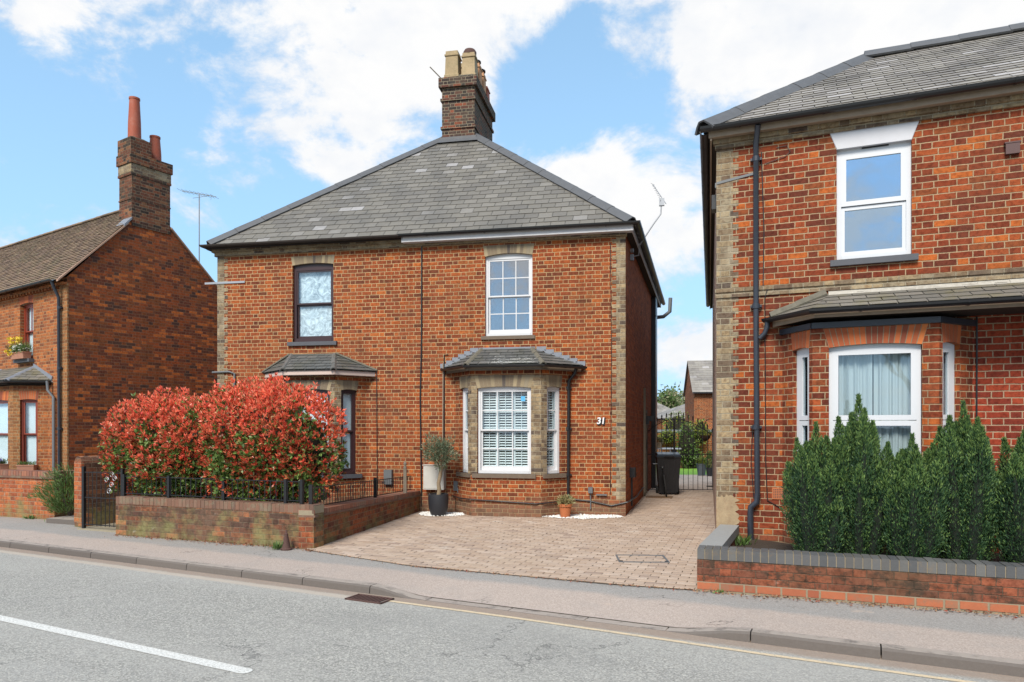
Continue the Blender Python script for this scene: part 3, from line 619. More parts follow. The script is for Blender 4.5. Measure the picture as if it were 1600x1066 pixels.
# ================================================================== ground, road, pavement
KX = dict(rotz=-math.atan(.49))                 # kerb frame: x along the kerb (right), y across towards the houses
kc, ks = math.cos(KX['rotz']), math.sin(KX['rotz'])
def K(x, y): return (kc*x-ks*y, 6.49+ks*x+kc*y)  # kerb frame -> world
def Kinv(X, Y): Y -= 6.49; return (kc*X+ks*Y, -ks*X+kc*Y)
KLOC = (0, 6.49, 0)
mb = MB(); n = 48; mb.add([(400*math.cos(2*math.pi*i/n), 400*math.sin(2*math.pi*i/n), -.16) for i in range(n)], [tuple(range(n))])
tag(mb.build('ground', 'ground'), 'grassy ground reaching out beyond the houses', 'ground', kind='structure')
mb = MB()
for i in range(-60, 60): mb.quad((i, -9.0, -.09), (i+1, -9.0, -.09), (i+1, .10, -.09), (i, .10, -.09))
tag(mb.build('road', 'asphalt', loc=KLOC, **KX), 'worn grey asphalt road', 'road', kind='structure')
def drop(x):      # how far the kerb is lowered, along it
    def st(v, a, b): t = min(1, max(0, (v-a)/(b-a))); return t*t*(3-2*t)
    return st(x, -1.62, -1.0)*(1-st(x, 1.42, 2.1))
mb = MB(); xs = [-40, -30, -20, -15, -10, -8, -6, -4, -3, -2.4]+[-2.1+.1*i for i in range(47)]+[3, 4, 5, 6, 8, 10, 15, 20, 40]; ys = [.125, .3, .5, .7, .9, 1.2, 2, 4]
hz = lambda x, y: -.012-.070*drop(x)*max(0, 1-(y-.1)/.8)
vs = [(x, y, hz(x, y)) for x in xs for y in ys]; ny = len(ys)
mb.add(vs, [(i*ny+j, (i+1)*ny+j, (i+1)*ny+j+1, i*ny+j+1) for i in range(len(xs)-1) for j in range(ny-1)], True)
tag(mb.build('pavement', 'footway', loc=KLOC, **KX), 'pinkish and grey tarmac pavement', 'pavement', kind='structure')
mb = MB(); x = -30.0
brk = [-30+.915*i for i in range(200)]
x = -1.62; stones = []
for k in range(1, 34): stones.append((-1.62-.9*k, -1.62-.9*(k-1), 1))
stones += [(-1.62, -.95, 1), (-.95, -.05, 0), (-.05, .7, 0), (.7, 1.42, 0), (1.42, 2.1, 1)]
for k in range(12): stones.append((2.1+.915*k, 2.1+.915*(k+1), 1))
for a, b, _ in stones:
    a += .005; b -= .005; ns = 4
    for i in range(ns):
        p, q = a+(b-a)*i/ns, a+(b-a)*(i+1)/ns; zp, zq = -.008-.079*drop(p), -.008-.079*drop(q)
        base = len(mb.v) if i == 0 else None
        sec = lambda X, Z: [(X, -.008, -.12), (X, .0, Z-.018), (X, .016, Z), (X, .13, Z), (X, .13, -.12)]
        if i == 0: ids0 = len(mb.v); mb.v += sec(p, zp)
        ids1 = len(mb.v); mb.v += sec(q, zq)
        for j in range(4):
            mb.f.append((ids0+j, ids1+j, ids1+j+1, ids0+j+1)); mb.mi.append(0); mb.sm.append(False)
        if i == 0: mb.f.append(tuple(ids0+j for j in range(4, -1, -1))); mb.mi.append(0); mb.sm.append(False)
        if i == ns-1: mb.f.append(tuple(ids1+j for j in range(5))); mb.mi.append(0); mb.sm.append(False)
        ids0 = ids1
tag(mb.build('kerb', 'kerb_stone', loc=KLOC, **KX), 'grey concrete kerb lowered at the driveway', 'kerb', kind='structure')
# far side of the road, behind the camera
mb = MB(); mb.box(-60, 60, -12, -9, -.15, 0); tag(mb.build('opposite_pavement', 'footway', loc=KLOC, **KX), 'pavement over the road', 'pavement', kind='structure')
# markings
mb = MB(); a = Kinv(-12, 10.35); pts = [Vector((*Kinv(-16.0, 12.35), 0)), Vector((*Kinv(-4.61, 6.30), 0)), Vector((*Kinv(-1.86, 4.90), 0))]
def strip(mb, pts, w, z, round_end=False):
    for p, q in zip(pts, pts[1:]):
        L = (q-p).length; t = (q-p)/L; s_ = Vector((-t.y, t.x, 0))*w/2; n = max(1, int(L/.5))
        for i in range(n):
            A = p+t*L*i/n; B = p+t*L*(i+1)/n; mb.quad((A-s_).to_tuple()[:2]+(z,), (B-s_).to_tuple()[:2]+(z,), (B+s_).to_tuple()[:2]+(z,), (A+s_).to_tuple()[:2]+(z,))
        if round_end and q is pts[-1]:
            mb.add([((q-s_*math.cos(x)+t*w*.5*math.sin(x)).to_tuple()[:2]+(z,)) for x in [math.pi*i/8 for i in range(9)]], [tuple(range(9))])
strip(mb, pts, .105, -.086, True)
tag(mb.build('centre_line', 'road_paint_white', loc=KLOC, **KX), 'white painted centre line on the asphalt', 'road marking', kind='structure')
mb = MB(); strip(mb, [Vector((*Kinv(*p), 0)) for p in [(-1.23, 6.91), (0, 6.29), (1.04, 5.73), (1.9, 5.26), (2.67, 4.87), (9, 1.75)]], .05, -.086)
tag(mb.build('edge_line', 'road_paint_yellow', loc=KLOC, **KX), 'faded yellow line along the kerb', 'road marking', kind='structure')
# yard floor behind the pavement, drive and patio
mb = MB(); Pb = [K(-40, 3.9), K(40, 3.9), (90, 120), (-90, 120)]; mb.quad(*[(x, y, -.02) for x, y in Pb])
tag(mb.build('yard', 'soil'), 'bare soil around the houses', 'soil', kind='structure')
front = [(-2.74, 9.36), (-2.61, 9.24), (-1.12, 8.19), (0, 7.72), (.99, 7.27), (1.84, 6.99)]
bound = front+[(2.58, 8.80), (5.30, 18.4), (-1.5, 18.4)]       # counter-clockwise
aP = R_(-19.5); pc, ps = math.cos(aP), math.sin(aP); mb = MB()
mb.cur = 1; mb.add([(x, y, -.004) for x, y in bound], [tuple(range(len(bound)))]); mb.cur = 0
def in_house(x, y):
    u = (x+6.03)*math.cos(R_(10.9))-(y-14.42)*math.sin(R_(10.9)); v = (x+6.03)*math.sin(R_(10.9))+(y-14.42)*math.cos(R_(10.9))
    return v > .06 and u < 8.2+v*.079-.06
recess = [(.76, 8.85), (1.24, 8.85)]
for r in range(-20, 120):
    for k in range(-40, 50):
        y0 = r*.102; x0 = k*.205+(r % 2)*.1025
        cx_, cy_ = x0+.1, y0+.05; X = 2.0+pc*cx_-ps*cy_; Y = 6.6+ps*cx_+pc*cy_
        if not (-3.2 < X < 5.6 and 6.8 < Y < 18.6) or in_house(X, Y): continue
        g_ = .0042; q = [(x0+g_, y0+g_), (x0+.205-g_, y0+g_), (x0+.205-g_, y0+.102-g_), (x0+g_, y0+.102-g_)]
        q = [(2.0+pc*a-ps*b, 6.6+ps*a+pc*b) for a, b in q]
        for i in range(len(bound)):
            q = clip(q, bound[i], bound[(i+1) % len(bound)])
            if len(q) < 3: break
        if len(q) < 3: continue
        m_ = len(q); cx2 = sum(p[0] for p in q)/m_; cy2 = sum(p[1] for p in q)/m_; z = random.uniform(-.002, .0025)+.006
        tx, ty = random.uniform(-.012, .012), random.uniform(-.02, .02)
        lo = [(x, y, -.003) for x, y in q]; md = [(x, y, z-.003+(x-cx2)*tx+(y-cy2)*ty) for x, y in q]
        top = [(x+(cx2-x)*.06, y+(cy2-y)*.09, z+(x-cx2)*tx+(y-cy2)*ty) for x, y in q]
        mb.add(lo+md+top, [tuple(2*m_+i for i in range(m_))]+[(i, (i+1) % m_, m_+(i+1) % m_, m_+i) for i in range(m_)]+[(m_+i, m_+(i+1) % m_, 2*m_+(i+1) % m_, 2*m_+i) for i in range(m_)])
tag(mb.build('driveway', ['paver', 'joint_sand']), 'block paved driveway', 'driveway', kind='structure')
mb = MB(); mb.quad((2.6, 18.4, .004), (14, 18.4, .004), (16, 24.4, .004), (3, 24.4, .004)); tag(mb.build('patio', 'patio'), 'pale slab patio beyond the iron gate', 'patio', kind='structure')
mb = MB(); mb.quad((3, 24.4, .003), (16, 24.4, .003), (17, 28.6, .003), (3, 28.6, .003)); tag(mb.build('lawn', 'lawn'), 'bright green back lawn', 'lawn', kind='structure')
mb = MB(); mb.box(-.30, .30, -.008, .008, 0, .016); mb.box(-.30, -.28, -.45, .005, 0, .016); mb.box(.28, .30, -.45, .005, 0, .016); mb.box(-.30, .30, -.455, -.445, 0, .016)
cv_ = empty('inspection_cover', (1.60, 8.84, 0), R_(-3)); tag(cv_, 'steel edged recessed cover in the block paving', 'drain cover')
mb.build('cover_frame', 'pipe_grey', cv_); mb = MB()
for sx in (-.27, .27): mb = MB(); mb.box(sx-.02, sx+.02, -.43, -.39, .0, .018); mb.build('lifting_socket', 'black_iron', cv_)
dg = empty('gully_grate', (*K(*Kinv(-1.40, 6.98)), -.088), KX['rotz']); tag(dg, 'rusty road gully grate beside the lowered kerb', 'drain grate')
mb = MB(); mb.box(-.22, .22, -.13, -.11, 0, .012); mb.box(-.22, .22, .07, .09, 0, .012); mb.box(-.22, -.2, -.13, .09, 0, .012); mb.box(.2, .22, -.13, .09, 0, .012); mb.build('grate_frame', 'rust', dg)
mb = MB()
for i in range(9): mb.box(-.18+i*.04, -.162+i*.04, -.11, .07, .0, .010)
mb.build('grate_bars', 'rust', dg)

# ================================================================== the pair of semi-detached houses
S = empty('semi_detached_house', (-6.03, 14.42, 0), R_(-10.9)); tag(S, 'pair of orange brick houses under one hipped grey slate roof with a tall central chimney', 'house')
FW = 8.25; DEP = 8.2; XR = FW+DEP*math.tan(R_(4.5))
F = Pl((0, 0), (1, 0)); SD = Pl((FW, 0), (XR-FW, DEP)); LD = Pl((0, DEP), (0, -DEP)); BK = Pl((XR, DEP), (-XR, 0))
ZW = 5.12
mb = MB()
hw1 = (1.66, 2.54, 3.33, 4.90); hw2 = (5.62, 6.53, 3.35, 4.91)
wall(mb, F, 0, FW, -.1, ZW, [hw1, hw2, (1.32, 3.15, .5, 2.5), (5.12, 7.18, .5, 2.5)])
mb.build('front_wall', 'brick_orange', S)
mb = MB(); wall(mb, SD, 0, SD.L, -.1, 5.3, [(3.85, 4.75, 0.02, 2.05)], .1); mb.build('side_wall', 'brick_side', S)
mb = MB(); wall(mb, LD, 0, DEP, -.1, 5.3); wall(mb, BK, 0, XR, -.1, 5.3); mb.build('rear_wall', 'brick_side', S)
mb = MB(); F.box(mb, 0, 5.04, -.028, .02, -.1, .30); F.box(mb, 7.26, FW+.005, -.028, .02, -.1, .30); mb.build('plinth', 'brick_orange', S)
def quoin(pl, u, dirn, z0, z1, wa=.155, wb=.235, proud=.004, parent=None, other=None, m='brick_stock', name='quoin', h=.0745):
    mb = MB(); z = z0; i = 0
    while z < z1-.02:
        zt = min(z+h, z1); w_ = (wa, wb)[i % 2]
        a, b = (u, u+w_) if dirn > 0 else (u-w_, u)
        pl.box(mb, a, b, -proud, .03, z, zt); z = zt; i += 1
    return mb.build(name, m, parent)
lab(quoin(F, -.004, 1, .3, ZW-.01, parent=S, name='quoin'), 'grey stock brick corner strip at the far end of the front')
lab(quoin(F, FW+.004, -1, .3, ZW-.01, .17, .245, parent=S, name='quoin'), 'grey stock brick corner strip beside the passage')
mb = MB(); F.box(mb, -.05, 4.2, -.035, .03, ZW-.005, ZW+.07); F.box(mb, -.09, 4.2, -.075, .03, ZW+.071, ZW+.15)
F.box(mb, 4.2, FW+.03, -.035, .03, ZW-.005, ZW+.05); mb.build('brick_cornice', 'brick_stock', S)
mb = MB(); F.box(mb, 4.02, FW+.145, -.195, -.175, 5.165, 5.275); F.box(mb, 4.02, FW+.12, -.175, .02, 5.172, 5.19)
SD.box(mb, -.19, SD.L, -.145, -.125, 5.165, 5.275)
mb.build('fascia', 'fascia_white', S)
mb = MB(); SD.box(mb, 0, SD.L, -.125, .02, 5.17, 5.19); mb.build('soffit', 'soffit_dark', S); mb = MB(); F.box(mb, -.11, 4.02, -.18, .02, 5.273, 5.285); mb.build('soffit', 'soffit_dark', S)
mb = MB(); F.box(mb, -.12, 4.05, -.195, -.175, 5.22, 5.29); mb.box(-.12, -.10, -.17, DEP, 5.22, 5.29); mb.build('fascia', 'soffit_dark', S)
# roof
ov = .20; ox = .13; zE = 5.30; AP = (4.16, 4.0, 9.04); AB = (4.36, 4.9, 9.04)
e0 = (-ox, -ov, zE); e1 = (FW+ox+.03, -ov, zE); e2 = (XR+ox+.03, DEP+ov, zE); e3 = (-ox, DEP+ov, zE)
mb = MB(); slates(mb, [e0, e1, AP], .205, .27); rf = mb.build('roof', 'slate', S)
mb = MB(); slates(mb, [e1, e2, AB, AP], .205, .27); slates(mb, [e3, e0, AP, AB], .205, .27); slates(mb, [e2, e3, AB], .205, .27); mb.build('rear_slates', 'slate', rf)
mb = MB()
dn = lambda v: (Vector(v))
def hipn(a, b, ap):  # outward-ish normal of a hip line
    return (0, 0, 1)
for a, b in ((e0, AP), (e1, AP), (e2, AB), (e3, AB)):
    a = Vector(a); b = Vector(b); mb = MB(); caps(mb, a+(b-a)*.01+Vector((0, 0, .01)), a+(b-a)*.985+Vector((0, 0, .015)), .135, .075, .62); mb.build('hip_tiles', 'lead', rf)
mb = MB(); mb.quad((3.66, 3.30, 8.46+.03), (4.66, 3.30, 8.46+.03), (4.60, 3.46, 8.60+.05), (3.70, 3.46, 8.60+.05)); mb.box(3.70, 4.60, 3.42, 3.445, 8.55, 8.66); mb.build('lead_flashing', 'lead', rf)
# gutters
lab(gutter([(-.15, -.02, 5.30), (-.16, -.25, 5.30), (4.0, -.25, 5.29)], S, 'soffit_dark'), 'dark old gutter on the unpainted half')
lab(gutter([(3.98, -.25, 5.30), (FW+.22, -.25, 5.305), (XR+.22, DEP+.1, 5.305)], S), 'black gutter above the white fascia')
# chimney
ch = MB(); cx0, cx1, cy0, cy1 = 3.745, 4.555, 3.45, 5.45
ch.box(cx0, cx1, cy0, cy1, 7.6, 9.90)
chm = ch.build('chimney', 'brick_chimney', S)
ch = MB()
for z0, z1, p in ((9.86, 10.09, .07), (9.54, 9.60, .035), (8.86, 8.92, .03)): ch.box(cx0-p, cx1+p, cy0-p, cy1+p, z0, z1)
ch.build('corbel_course', 'brick_chimney', chm)
ch = MB(); ch.hexa([(cx0-.03, cy0-.03, 10.091), (cx1+.03, cy0-.03, 10.091), (cx1+.03, cy1+.03, 10.091), (cx0-.03, cy1+.03, 10.091)], [(cx0+.1, cy0+.1, 10.21), (cx1-.1, cy0+.1, 10.21), (cx1-.1, cy1-.1, 10.21), (cx0+.1, cy1-.1, 10.21)])
ch.build('mortar_cap', 'roof_flaunch', chm)
def sqpot(x, y, z, h, w, m, round_top=False):
    p = MB(); q = math.pi/4; r2 = math.sqrt(2)
    p.lathe([(w*r2*1.10, 0), (w*r2*1.10, .07), (w*r2, .09), (w*r2*.92, h*.80), (w*r2*1.06, h*.82), (w*r2*1.06, h*.87), (w*r2*.93, h*.89), (w*r2*.90, h), (w*r2*.7, h), (w*r2*.7, h-.12)], (x, y, z), 4, q)
    if round_top: p.cur = 1; p.lathe([(w*.95, 0), (w*.98, .07), (w*.8, .12), (w*.3, .15)], (x, y, z+h), 18)
    return p.build('chimney_pot', [m, 'rust'], chm)
sqpot(3.97, 3.66, 10.13, .66, .165, 'pot_cream'); sqpot(4.38, 3.70, 10.13, .60, .165, 'pot_cream', True)
sqpot(3.96, 4.30, 10.15, .66, .155, 'pot_cream'); sqpot(4.38, 4.24, 10.15, .60, .15, 'pot_peach')
sqpot(4.38, 4.74, 10.15, .62, .14, 'pot_peach'); sqpot(4.37, 5.22, 10.14, .50, .14, 'pot_red'); sqpot(3.97, 4.95, 10.14, .62, .15, 'pot_cream')
for x, y, z in ((4.38, 4.24, 10.76), (4.38, 4.74, 10.78)):
    p = MB(); p.lathe([(.09, 0), (.09, .03)], (x, y, z), 14); p.lathe([(.15, .06), (.15, .085), (.03, .11)], (x, y, z), 14)
    for k in range(3): a = k*2.1; p.tube([(x+.08*math.cos(a), y+.08*math.sin(a), z), (x+.08*math.cos(a), y+.08*math.sin(a), z+.07)], .008, 5)
    p.build('cowl', 'black_iron', chm)
p = MB(); p.tube([(3.72, 3.9, 10.20), (3.36, 3.7, 10.55)], .015, 6); p.build('rod', 'timber_grey', chm)
# upper windows
fr = window(F, *hw1, S, 'brown_frame', 'glass_soft', 'two', None, .06, ('flat', 'lace'), .06, crown=.07); lab(fr, 'dark brown upper window with net curtain')
arch(F, 1.66, 2.54, 4.865, .035, 5.045, .03, 14, 'stock_wedge', S)
mb = MB(); F.box(mb, 1.57, 2.62, -.05, .1, 3.255, 3.33); mb.build('window_sill', 'sill_grey', S)
fr = window(F, *hw2, S, 'white_paint', 'glass_sky', 'sash', (3, 2), .06, ('flat', 'shade_dark'), .045, crown=.05); lab(fr, 'white six over six upper sash window')  # flat dark sheet behind the panes stands in for the unlit room
arch(F, 5.62, 6.53, 4.86, .05, 5.07, .04, 15, 'stock_wedge', S)
mb = MB(); F.box(mb, 5.55, 6.58, -.04, .1, 3.285, 3.35); mb.build('window_sill', 'sill_stone', S)

def bay(root, F, ul, fl, fr_, ur, dp, zt, fwin, swin, sill_z, win_top, zs_arch, bm, am, fm, gm, style, bars, crt, ro, roof_top, rm, sill_m='sill_stone', roofjoin=None, fasc='fascia_tan', band=None, quo=None, label=None, gut='black_plastic', hips='hip_mortar', kind='bay_window', narch=(13, 6), side_style=None, base_sill=True, flash=True, eave_z=None, zf=None, cover=True):
    """canted bay on the wall plane F; u positions on the wall, dp its depth; returns the bay part"""
    A, B_, C_, D_ = F.p(ul, 0, 0)[:2], F.p(fl, -dp, 0)[:2], F.p(fr_, -dp, 0)[:2], F.p(ur, 0, 0)[:2]
    P1 = Pl(A, (B_[0]-A[0], B_[1]-A[1])); P2 = Pl(B_, (C_[0]-B_[0], C_[1]-B_[1])); P3 = Pl(C_, (D_[0]-C_[0], D_[1]-C_[1]))
    mb = MB(); fz0, fz1 = sill_z, win_top
    hs = [(P1, swin), (P2, fwin), (P3, swin if len(swin) == 2 else swin)]
    s1 = (P1.L-swin[1], P1.L-swin[0]); s3 = swin
    crown = .06
    wall(mb, P1, 0, P1.L, -.1, zt, [(s1[0], s1[1], fz0, fz1)], .09); wall(mb, P2, 0, P2.L, -.1, zt, [(fwin[0], fwin[1], fz0, fz1)], .09)
    wall(mb, P3, 0, P3.L, -.1, zt, [(s3[0], s3[1], fz0, fz1)], .09)
    by = mb.build(kind, bm, root)
    if label: lab(by, label)
    for pl, (a, b), n_, sk in ((P1, s1, narch[1], .03), (P2, fwin, narch[0], .06), (P3, s3, narch[1], .03)):
        rise = .032 if pl is P2 else .022
        arch(pl, a, b, fz1-rise, rise-.003, zs_arch, sk, n_, am, by)
        st = style if pl is P2 else (side_style or style); bb = bars if pl is P2 else ((1, bars[1]) if bars else None)
        window(pl, a+.003, b-.003, fz0+.003, fz1, by, fm, gm, st, bb, .055, crt, .042, crown=rise*.6)
        if base_sill:
            sm = MB(); pl.box(sm, a-.09, b+.09, -.045, .09, fz0-.075, fz0); sm.build('sill', sill_m, by)
    if quo:
        for spans in (((P1, s1[1]+.002, P1.L), (P2, 0, fwin[0]-.002)), ((P2, fwin[1]+.002, P2.L), (P3, 0, s3[0]-.002))):
            q = MB()
            for pl, a, b in spans: pl.box(q, a, b, -.004, .02, fz0-.02, zs_arch-.002)
            q.build('brick_pier', quo, by)
    if band:
        q = MB()
        for pl in (P1, P2, P3): pl.box(q, -.0, pl.L, -.022, .02, band[0], band[1])
        q.build('brick_band', band[2], by)
    # roof
    ez = eave_z; wl, wr = roof_top[0], roof_top[1]
    o = ro
    E0 = F.p(ul-o*1.35, -.001, ez); E1 = F.p(fl-o*.35, -dp-o, ez); E2 = F.p(fr_+o*.35, -dp-o, ez); E3 = F.p(ur+o*1.35, -.001, ez)
    T0 = F.p(wl, -.001, roof_top[2]); T1 = F.p(wr, -.001, roof_top[2])
    return dict(bay=by, E=(E0, E1, E2, E3), T=(T0, T1), P=(P1, P2, P3))
def bayroof(b, root, rm, hips, fas, gut, gauge=.14, width=.22, flash='lead', wallF=None, zf=(.10,)):
    E0, E1, E2, E3 = b['E']; T0, T1 = b['T']; by = b['bay']
    mb = MB(); slates(mb, [E1, E2, T1, T0], gauge, width, .006); slates(mb, [E0, E1, T0], gauge, width, .006); slates(mb, [E2, E3, T1], gauge, width, .006)
    r = mb.build('roof', rm, by)
    for a, t in ((E1, T0), (E2, T1)):
        mb = MB(); a, t = Vector(a), Vector(t); caps(mb, a, t, .065, .035, .3); mb.build('hip', hips, by)
    mb = MB()
    for p, q in ((E0, E1), (E1, E2), (E2, E3)):
        p, q = Vector(p), Vector(q); t = (q-p).normalized(); n_ = Vector((-t.y, t.x, 0)); ins = .035
        a, bb = p+n_*ins, q+n_*ins
        mb.hexa([a+Vector((0, 0, -.11)), bb+Vector((0, 0, -.11)), bb+n_*.02+Vector((0, 0, -.11)), a+n_*.02+Vector((0, 0, -.11))], [a+Vector((0, 0, -.015)), bb+Vector((0, 0, -.015)), bb+n_*.02+Vector((0, 0, -.015)), a+n_*.02+Vector((0, 0, -.015))])
    mb.build('fascia', fas, by)
    mb = MB(); cc = [Vector(x)+Vector((0, 0, -.10)) for x in (E0, E1, E2, E3)]; mb.quad(*cc); mb.build('soffit', 'soffit_dark', by)
    return r
bR = bay(S, F, 5.04, 5.48, 6.77, 7.26, .5, 2.66, (.11, 1.105), (.13, .46), .78, 2.37, 2.575, 'brick_orange', 'stock_wedge', 'white_paint', 'glass', 'sash', (3, 2), ('louvre', 'shutter_white'), .17, (5.55, 6.53, 3.10), 'slate_bay', band=(2.58, 2.665, 'brick_orange'), quo='brick_stock', label='canted bay with white sashes and slatted shutters', narch=(15, 6), eave_z=2.76)
bayroof(bR, S, 'slate_bay', 'hip_mortar', 'fascia_tan', 'black_plastic')
E = bR['E']; lab(gutter([Vector(e)+Vector((0, 0, -.02))+d for e, d in zip(E, [Vector((-.03, -.02, 0)), Vector((-.02, -.045, 0)), Vector((.02, -.045, 0)), Vector((.04, -.02, 0))])], bR['bay'], r=.045), 'black gutter under the bay roof')
# stepped lead flashing either side of that roof
mb = MB()
for i in range(6):
    z0 = 2.76+i*.058; xl = 4.83+i*.118; mb.box(xl-.09, xl+.07, -.012, -.004, z0, z0+.085); xr = 7.27+.16-i*.146; mb.box(xr-.09, xr+.09, -.012, -.004, z0, z0+.085)
mb.box(5.50, 6.58, -.012, -.004, 3.08, 3.135); mb.build('stepped_flashing', 'lead_light', bR['bay'])
bL = bay(S, F, 1.24, 1.88, 2.80, 3.23, .5, 2.62, (.10, .82), (.13, .46), .72, 2.36, 2.53, 'brick_orange', 'stock_wedge', 'brown_frame', 'glass_soft', 'two', None, ('flat', 'cloth_white'), .17, (1.64, 2.56, 3.07), 'slate_bay', band=(2.535, 2.62, 'brick_orange'), quo='brick_stock', label='canted bay with dark brown windows behind the red hedge', eave_z=2.72, narch=(11, 6), sill_m='sill_grey')
bayroof(bL, S, 'slate_bay', 'slate_bay', 'fascia_pink', 'black_plastic')
mb = MB(); F.box(mb, 1.55, 2.64, -.02, -.004, 3.06, 3.09); mb.tube([F.p(1.0, -.015, 2.74), F.p(1.6, -.015, 3.09)], .02, 6); mb.tube([F.p(2.6, -.015, 3.09), F.p(3.46, -.015, 2.74)], .02, 6); mb.build('mortar_fillet', 'hip_mortar', bL['bay'])
# pipes and fittings
def pipe(pts, r, m, root, name='downpipe', clips=(), seg=10):
    mb = MB(); mb.tube(pts, r, seg)
    for c in clips: mb.lathe([(r*1.35, -.03), (r*1.35, .03)], c, 10); mb.box(c[0]-r*2.0, c[0]+r*2.0, c[1]+.0, c[1]+r*1.3, c[2]-.015, c[2]+.015)
    return mb.build(name, m, root)
lab(pipe([F.p(7.36, -.10, 2.72), F.p(7.34, -.10, 2.62), F.p(7.22, -.05, 2.48), F.p(7.20, -.05, .05)], .034, 'black_plastic', S, clips=[F.p(7.20, -.05, z) for z in (2.35, 1.6, .75)]), 'black downpipe beside the bay')
pipe([F.p(4.37, -.018, 5.15), F.p(4.365, -.018, 3.2), F.p(4.34, -.018, 2.2), F.p(4.37, -.018, .1)], .014, 'black_plastic', S, 'cable')
pipe([F.p(3.45, -.010, 2.72), F.p(3.46, -.010, .4)], .008, 'black_plastic', S, 'cable')
pipe([F.p(7.98, -.010, 5.0), F.p(8.0, -.010, 3), F.p(7.98, -.010, .40)], .006, 'black_plastic', S, 'cable')
pipe([F.p(4.80, -.02, 2.86), F.p(4.79, -.02, .9)], .010, 'fascia_tan', S, 'cable')
pipe([F.p(4.90, -.02, 3.02), F.p(4.82, -.02, 3.02), F.p(4.82, -.02, .9)], .009, 'black_plastic', S, 'cable')
pipe([F.p(7.18, -.045, .30), F.p(7.6, -.05, .27), F.p(8.0, -.05, .19), F.p(8.28, -.05, .26), SD.p(.4, -.04, .24), SD.p(1.8, -.04, .20), SD.p(3.2, -.04, .26), SD.p(3.7, -.04, .22)], .014, 'black_plastic', S, 'cable')
P2 = bR['P'][1]; P3 = bR['P'][2]; P1 = bR['P'][0]
pipe([P1.p(-.1, -.05, .32), P1.p(.3, -.05, .30), P2.p(-.02, -.03, .31), P2.p(.6, -.03, .28), P2.p(1.2, -.03, .25), P3.p(.05, -.03, .26), P3.p(.6, -.03, .28)], .011, 'black_plastic', S, 'cable')
lab(pipe([F.p(.0-.1, -.03, 2.75), F.p(.28, -.03, 2.76), F.p(.40, -.03, 2.72), F.p(.40, -.03, 1.9)], .02, 'pipe_grey', S, 'waste_pipe'), 'thin grey waste pipe at the corner')
mb = MB(); F.box(mb, -.28, .62, -.02, -.002, 4.56, 4.60); mb.build('tie_bar', 'galvanised', S)
mb = MB(); F.box(mb, 4.45, 4.85, -.16, 0, .44, .90); F.box(mb, 4.44, 4.86, -.175, 0, .90, .915); F.box(mb, 4.47, 4.83, -.166, -.16, .46, .885); mb.build('meter_box', 'meter_white', S)
mb = MB(); F.box(mb, 5.02, 5.12, -.07, 0, .42, .60); F.box(mb, 5.10, 5.17, -.09, 0, .38, .48); mb.tube([F.p(5.1, -.04, .42), F.p(5.1, -.04, .05)], .01, 6); mb.build('socket_box', 'pipe_grey', S)
mb = MB(); F.box(mb, 7.58, 7.66, -.11, -.028, .42, .53); mb.tube([F.p(7.62, -.05, .42), F.p(7.62, -.05, .12)], .012, 6); F.box(mb, 7.72, 7.92, -.05, -.028, .375, .40); mb.build('tap_box', 'pipe_grey', S)
mb = MB(); F.box(mb, 3.62, 3.78, -.08, 0, .52, .80); mb.build('gas_box', 'pipe_grey', S)
mb = MB(); SD.box(mb, .72, 1.0, -.10, 0, .66, .84); mb.tube([SD.p(.86, -.03, .66), SD.p(.86, -.03, .1)], .018, 6); mb.build('side_box', 'black_plastic', S)
mb = MB(); SD.box(mb, 3.95, 4.05, -.12, 0, 1.70, 1.9); SD.box(mb, 4.0, 4.03, -.22, -.1, 1.78, 1.9); mb.build('wall_lamp', 'black_iron', S)
mb = MB(); SD.box(mb, 3.85, 3.93, -.05, .1, 0, 2.55); SD.box(mb, 4.67, 4.75, -.02, .1, 0, 2.05); SD.box(mb, 3.93, 4.67, -.02, .1, 1.98, 2.05); SD.box(mb, 3.93, 4.67, .05, .09, .02, 1.98); dr = mb.build('side_door', 'timber_grey', S)
mb = MB(); SD.box(mb, 4.55, 4.60, .0, .05, 1.0, 1.12); mb.build('door_handle', 'galvanised', dr)
mb = MB(); SD.box(mb, 6.3, 6.9, -.12, 0, 0, 5.14); mb.build('rear_downpipe', 'black_plastic', S)
mb = MB(); mb.tube([SD.p(SD.L-.12, .05, 4.86), SD.p(SD.L-.12, -.22, 4.88), SD.p(SD.L-.12, -.40, 5.02), SD.p(SD.L-.12, -.42, 5.42)], .055, 10); mb.build('flue_pipe', 'pipe_grey', S)
# tv aerial
mb = MB(); q = [SD.p(.9, -.02, 4.95), SD.p(.9, -.16, 4.97), SD.p(.88, -.17, 5.15), SD.p(.85, -.45, 5.55), SD.p(.85, -.58, 5.72), SD.p(.85, -.60, 5.98)]
mb.tube(q, .014, 6); SD.box(mb, .86, .94, -.06, 0, 4.88, 4.99); SD.box(mb, .86, .94, -.06, 0, 5.04, 5.10)
top = Vector(q[-1]); far_ = top+Vector((-.17, .10, .36)); mb.tube([top+Vector((.08, -.04, -.08)), far_], .008, 5)
dv = (far_-top)/7; cr = dv.cross(Vector((0, 0, 1))).normalized()
for i in range(8): c_ = top+dv*i; mb.tube([c_-cr*.07, c_+cr*.07], .004, 4)
mb.box(top.x-.05, top.x+.05, top.y-.03, top.y+.03, top.z-.10, top.z+.04)
lab(mb.build('tv_aerial', 'galvanised', S), 'small tv aerial on a bent pole by the eaves')
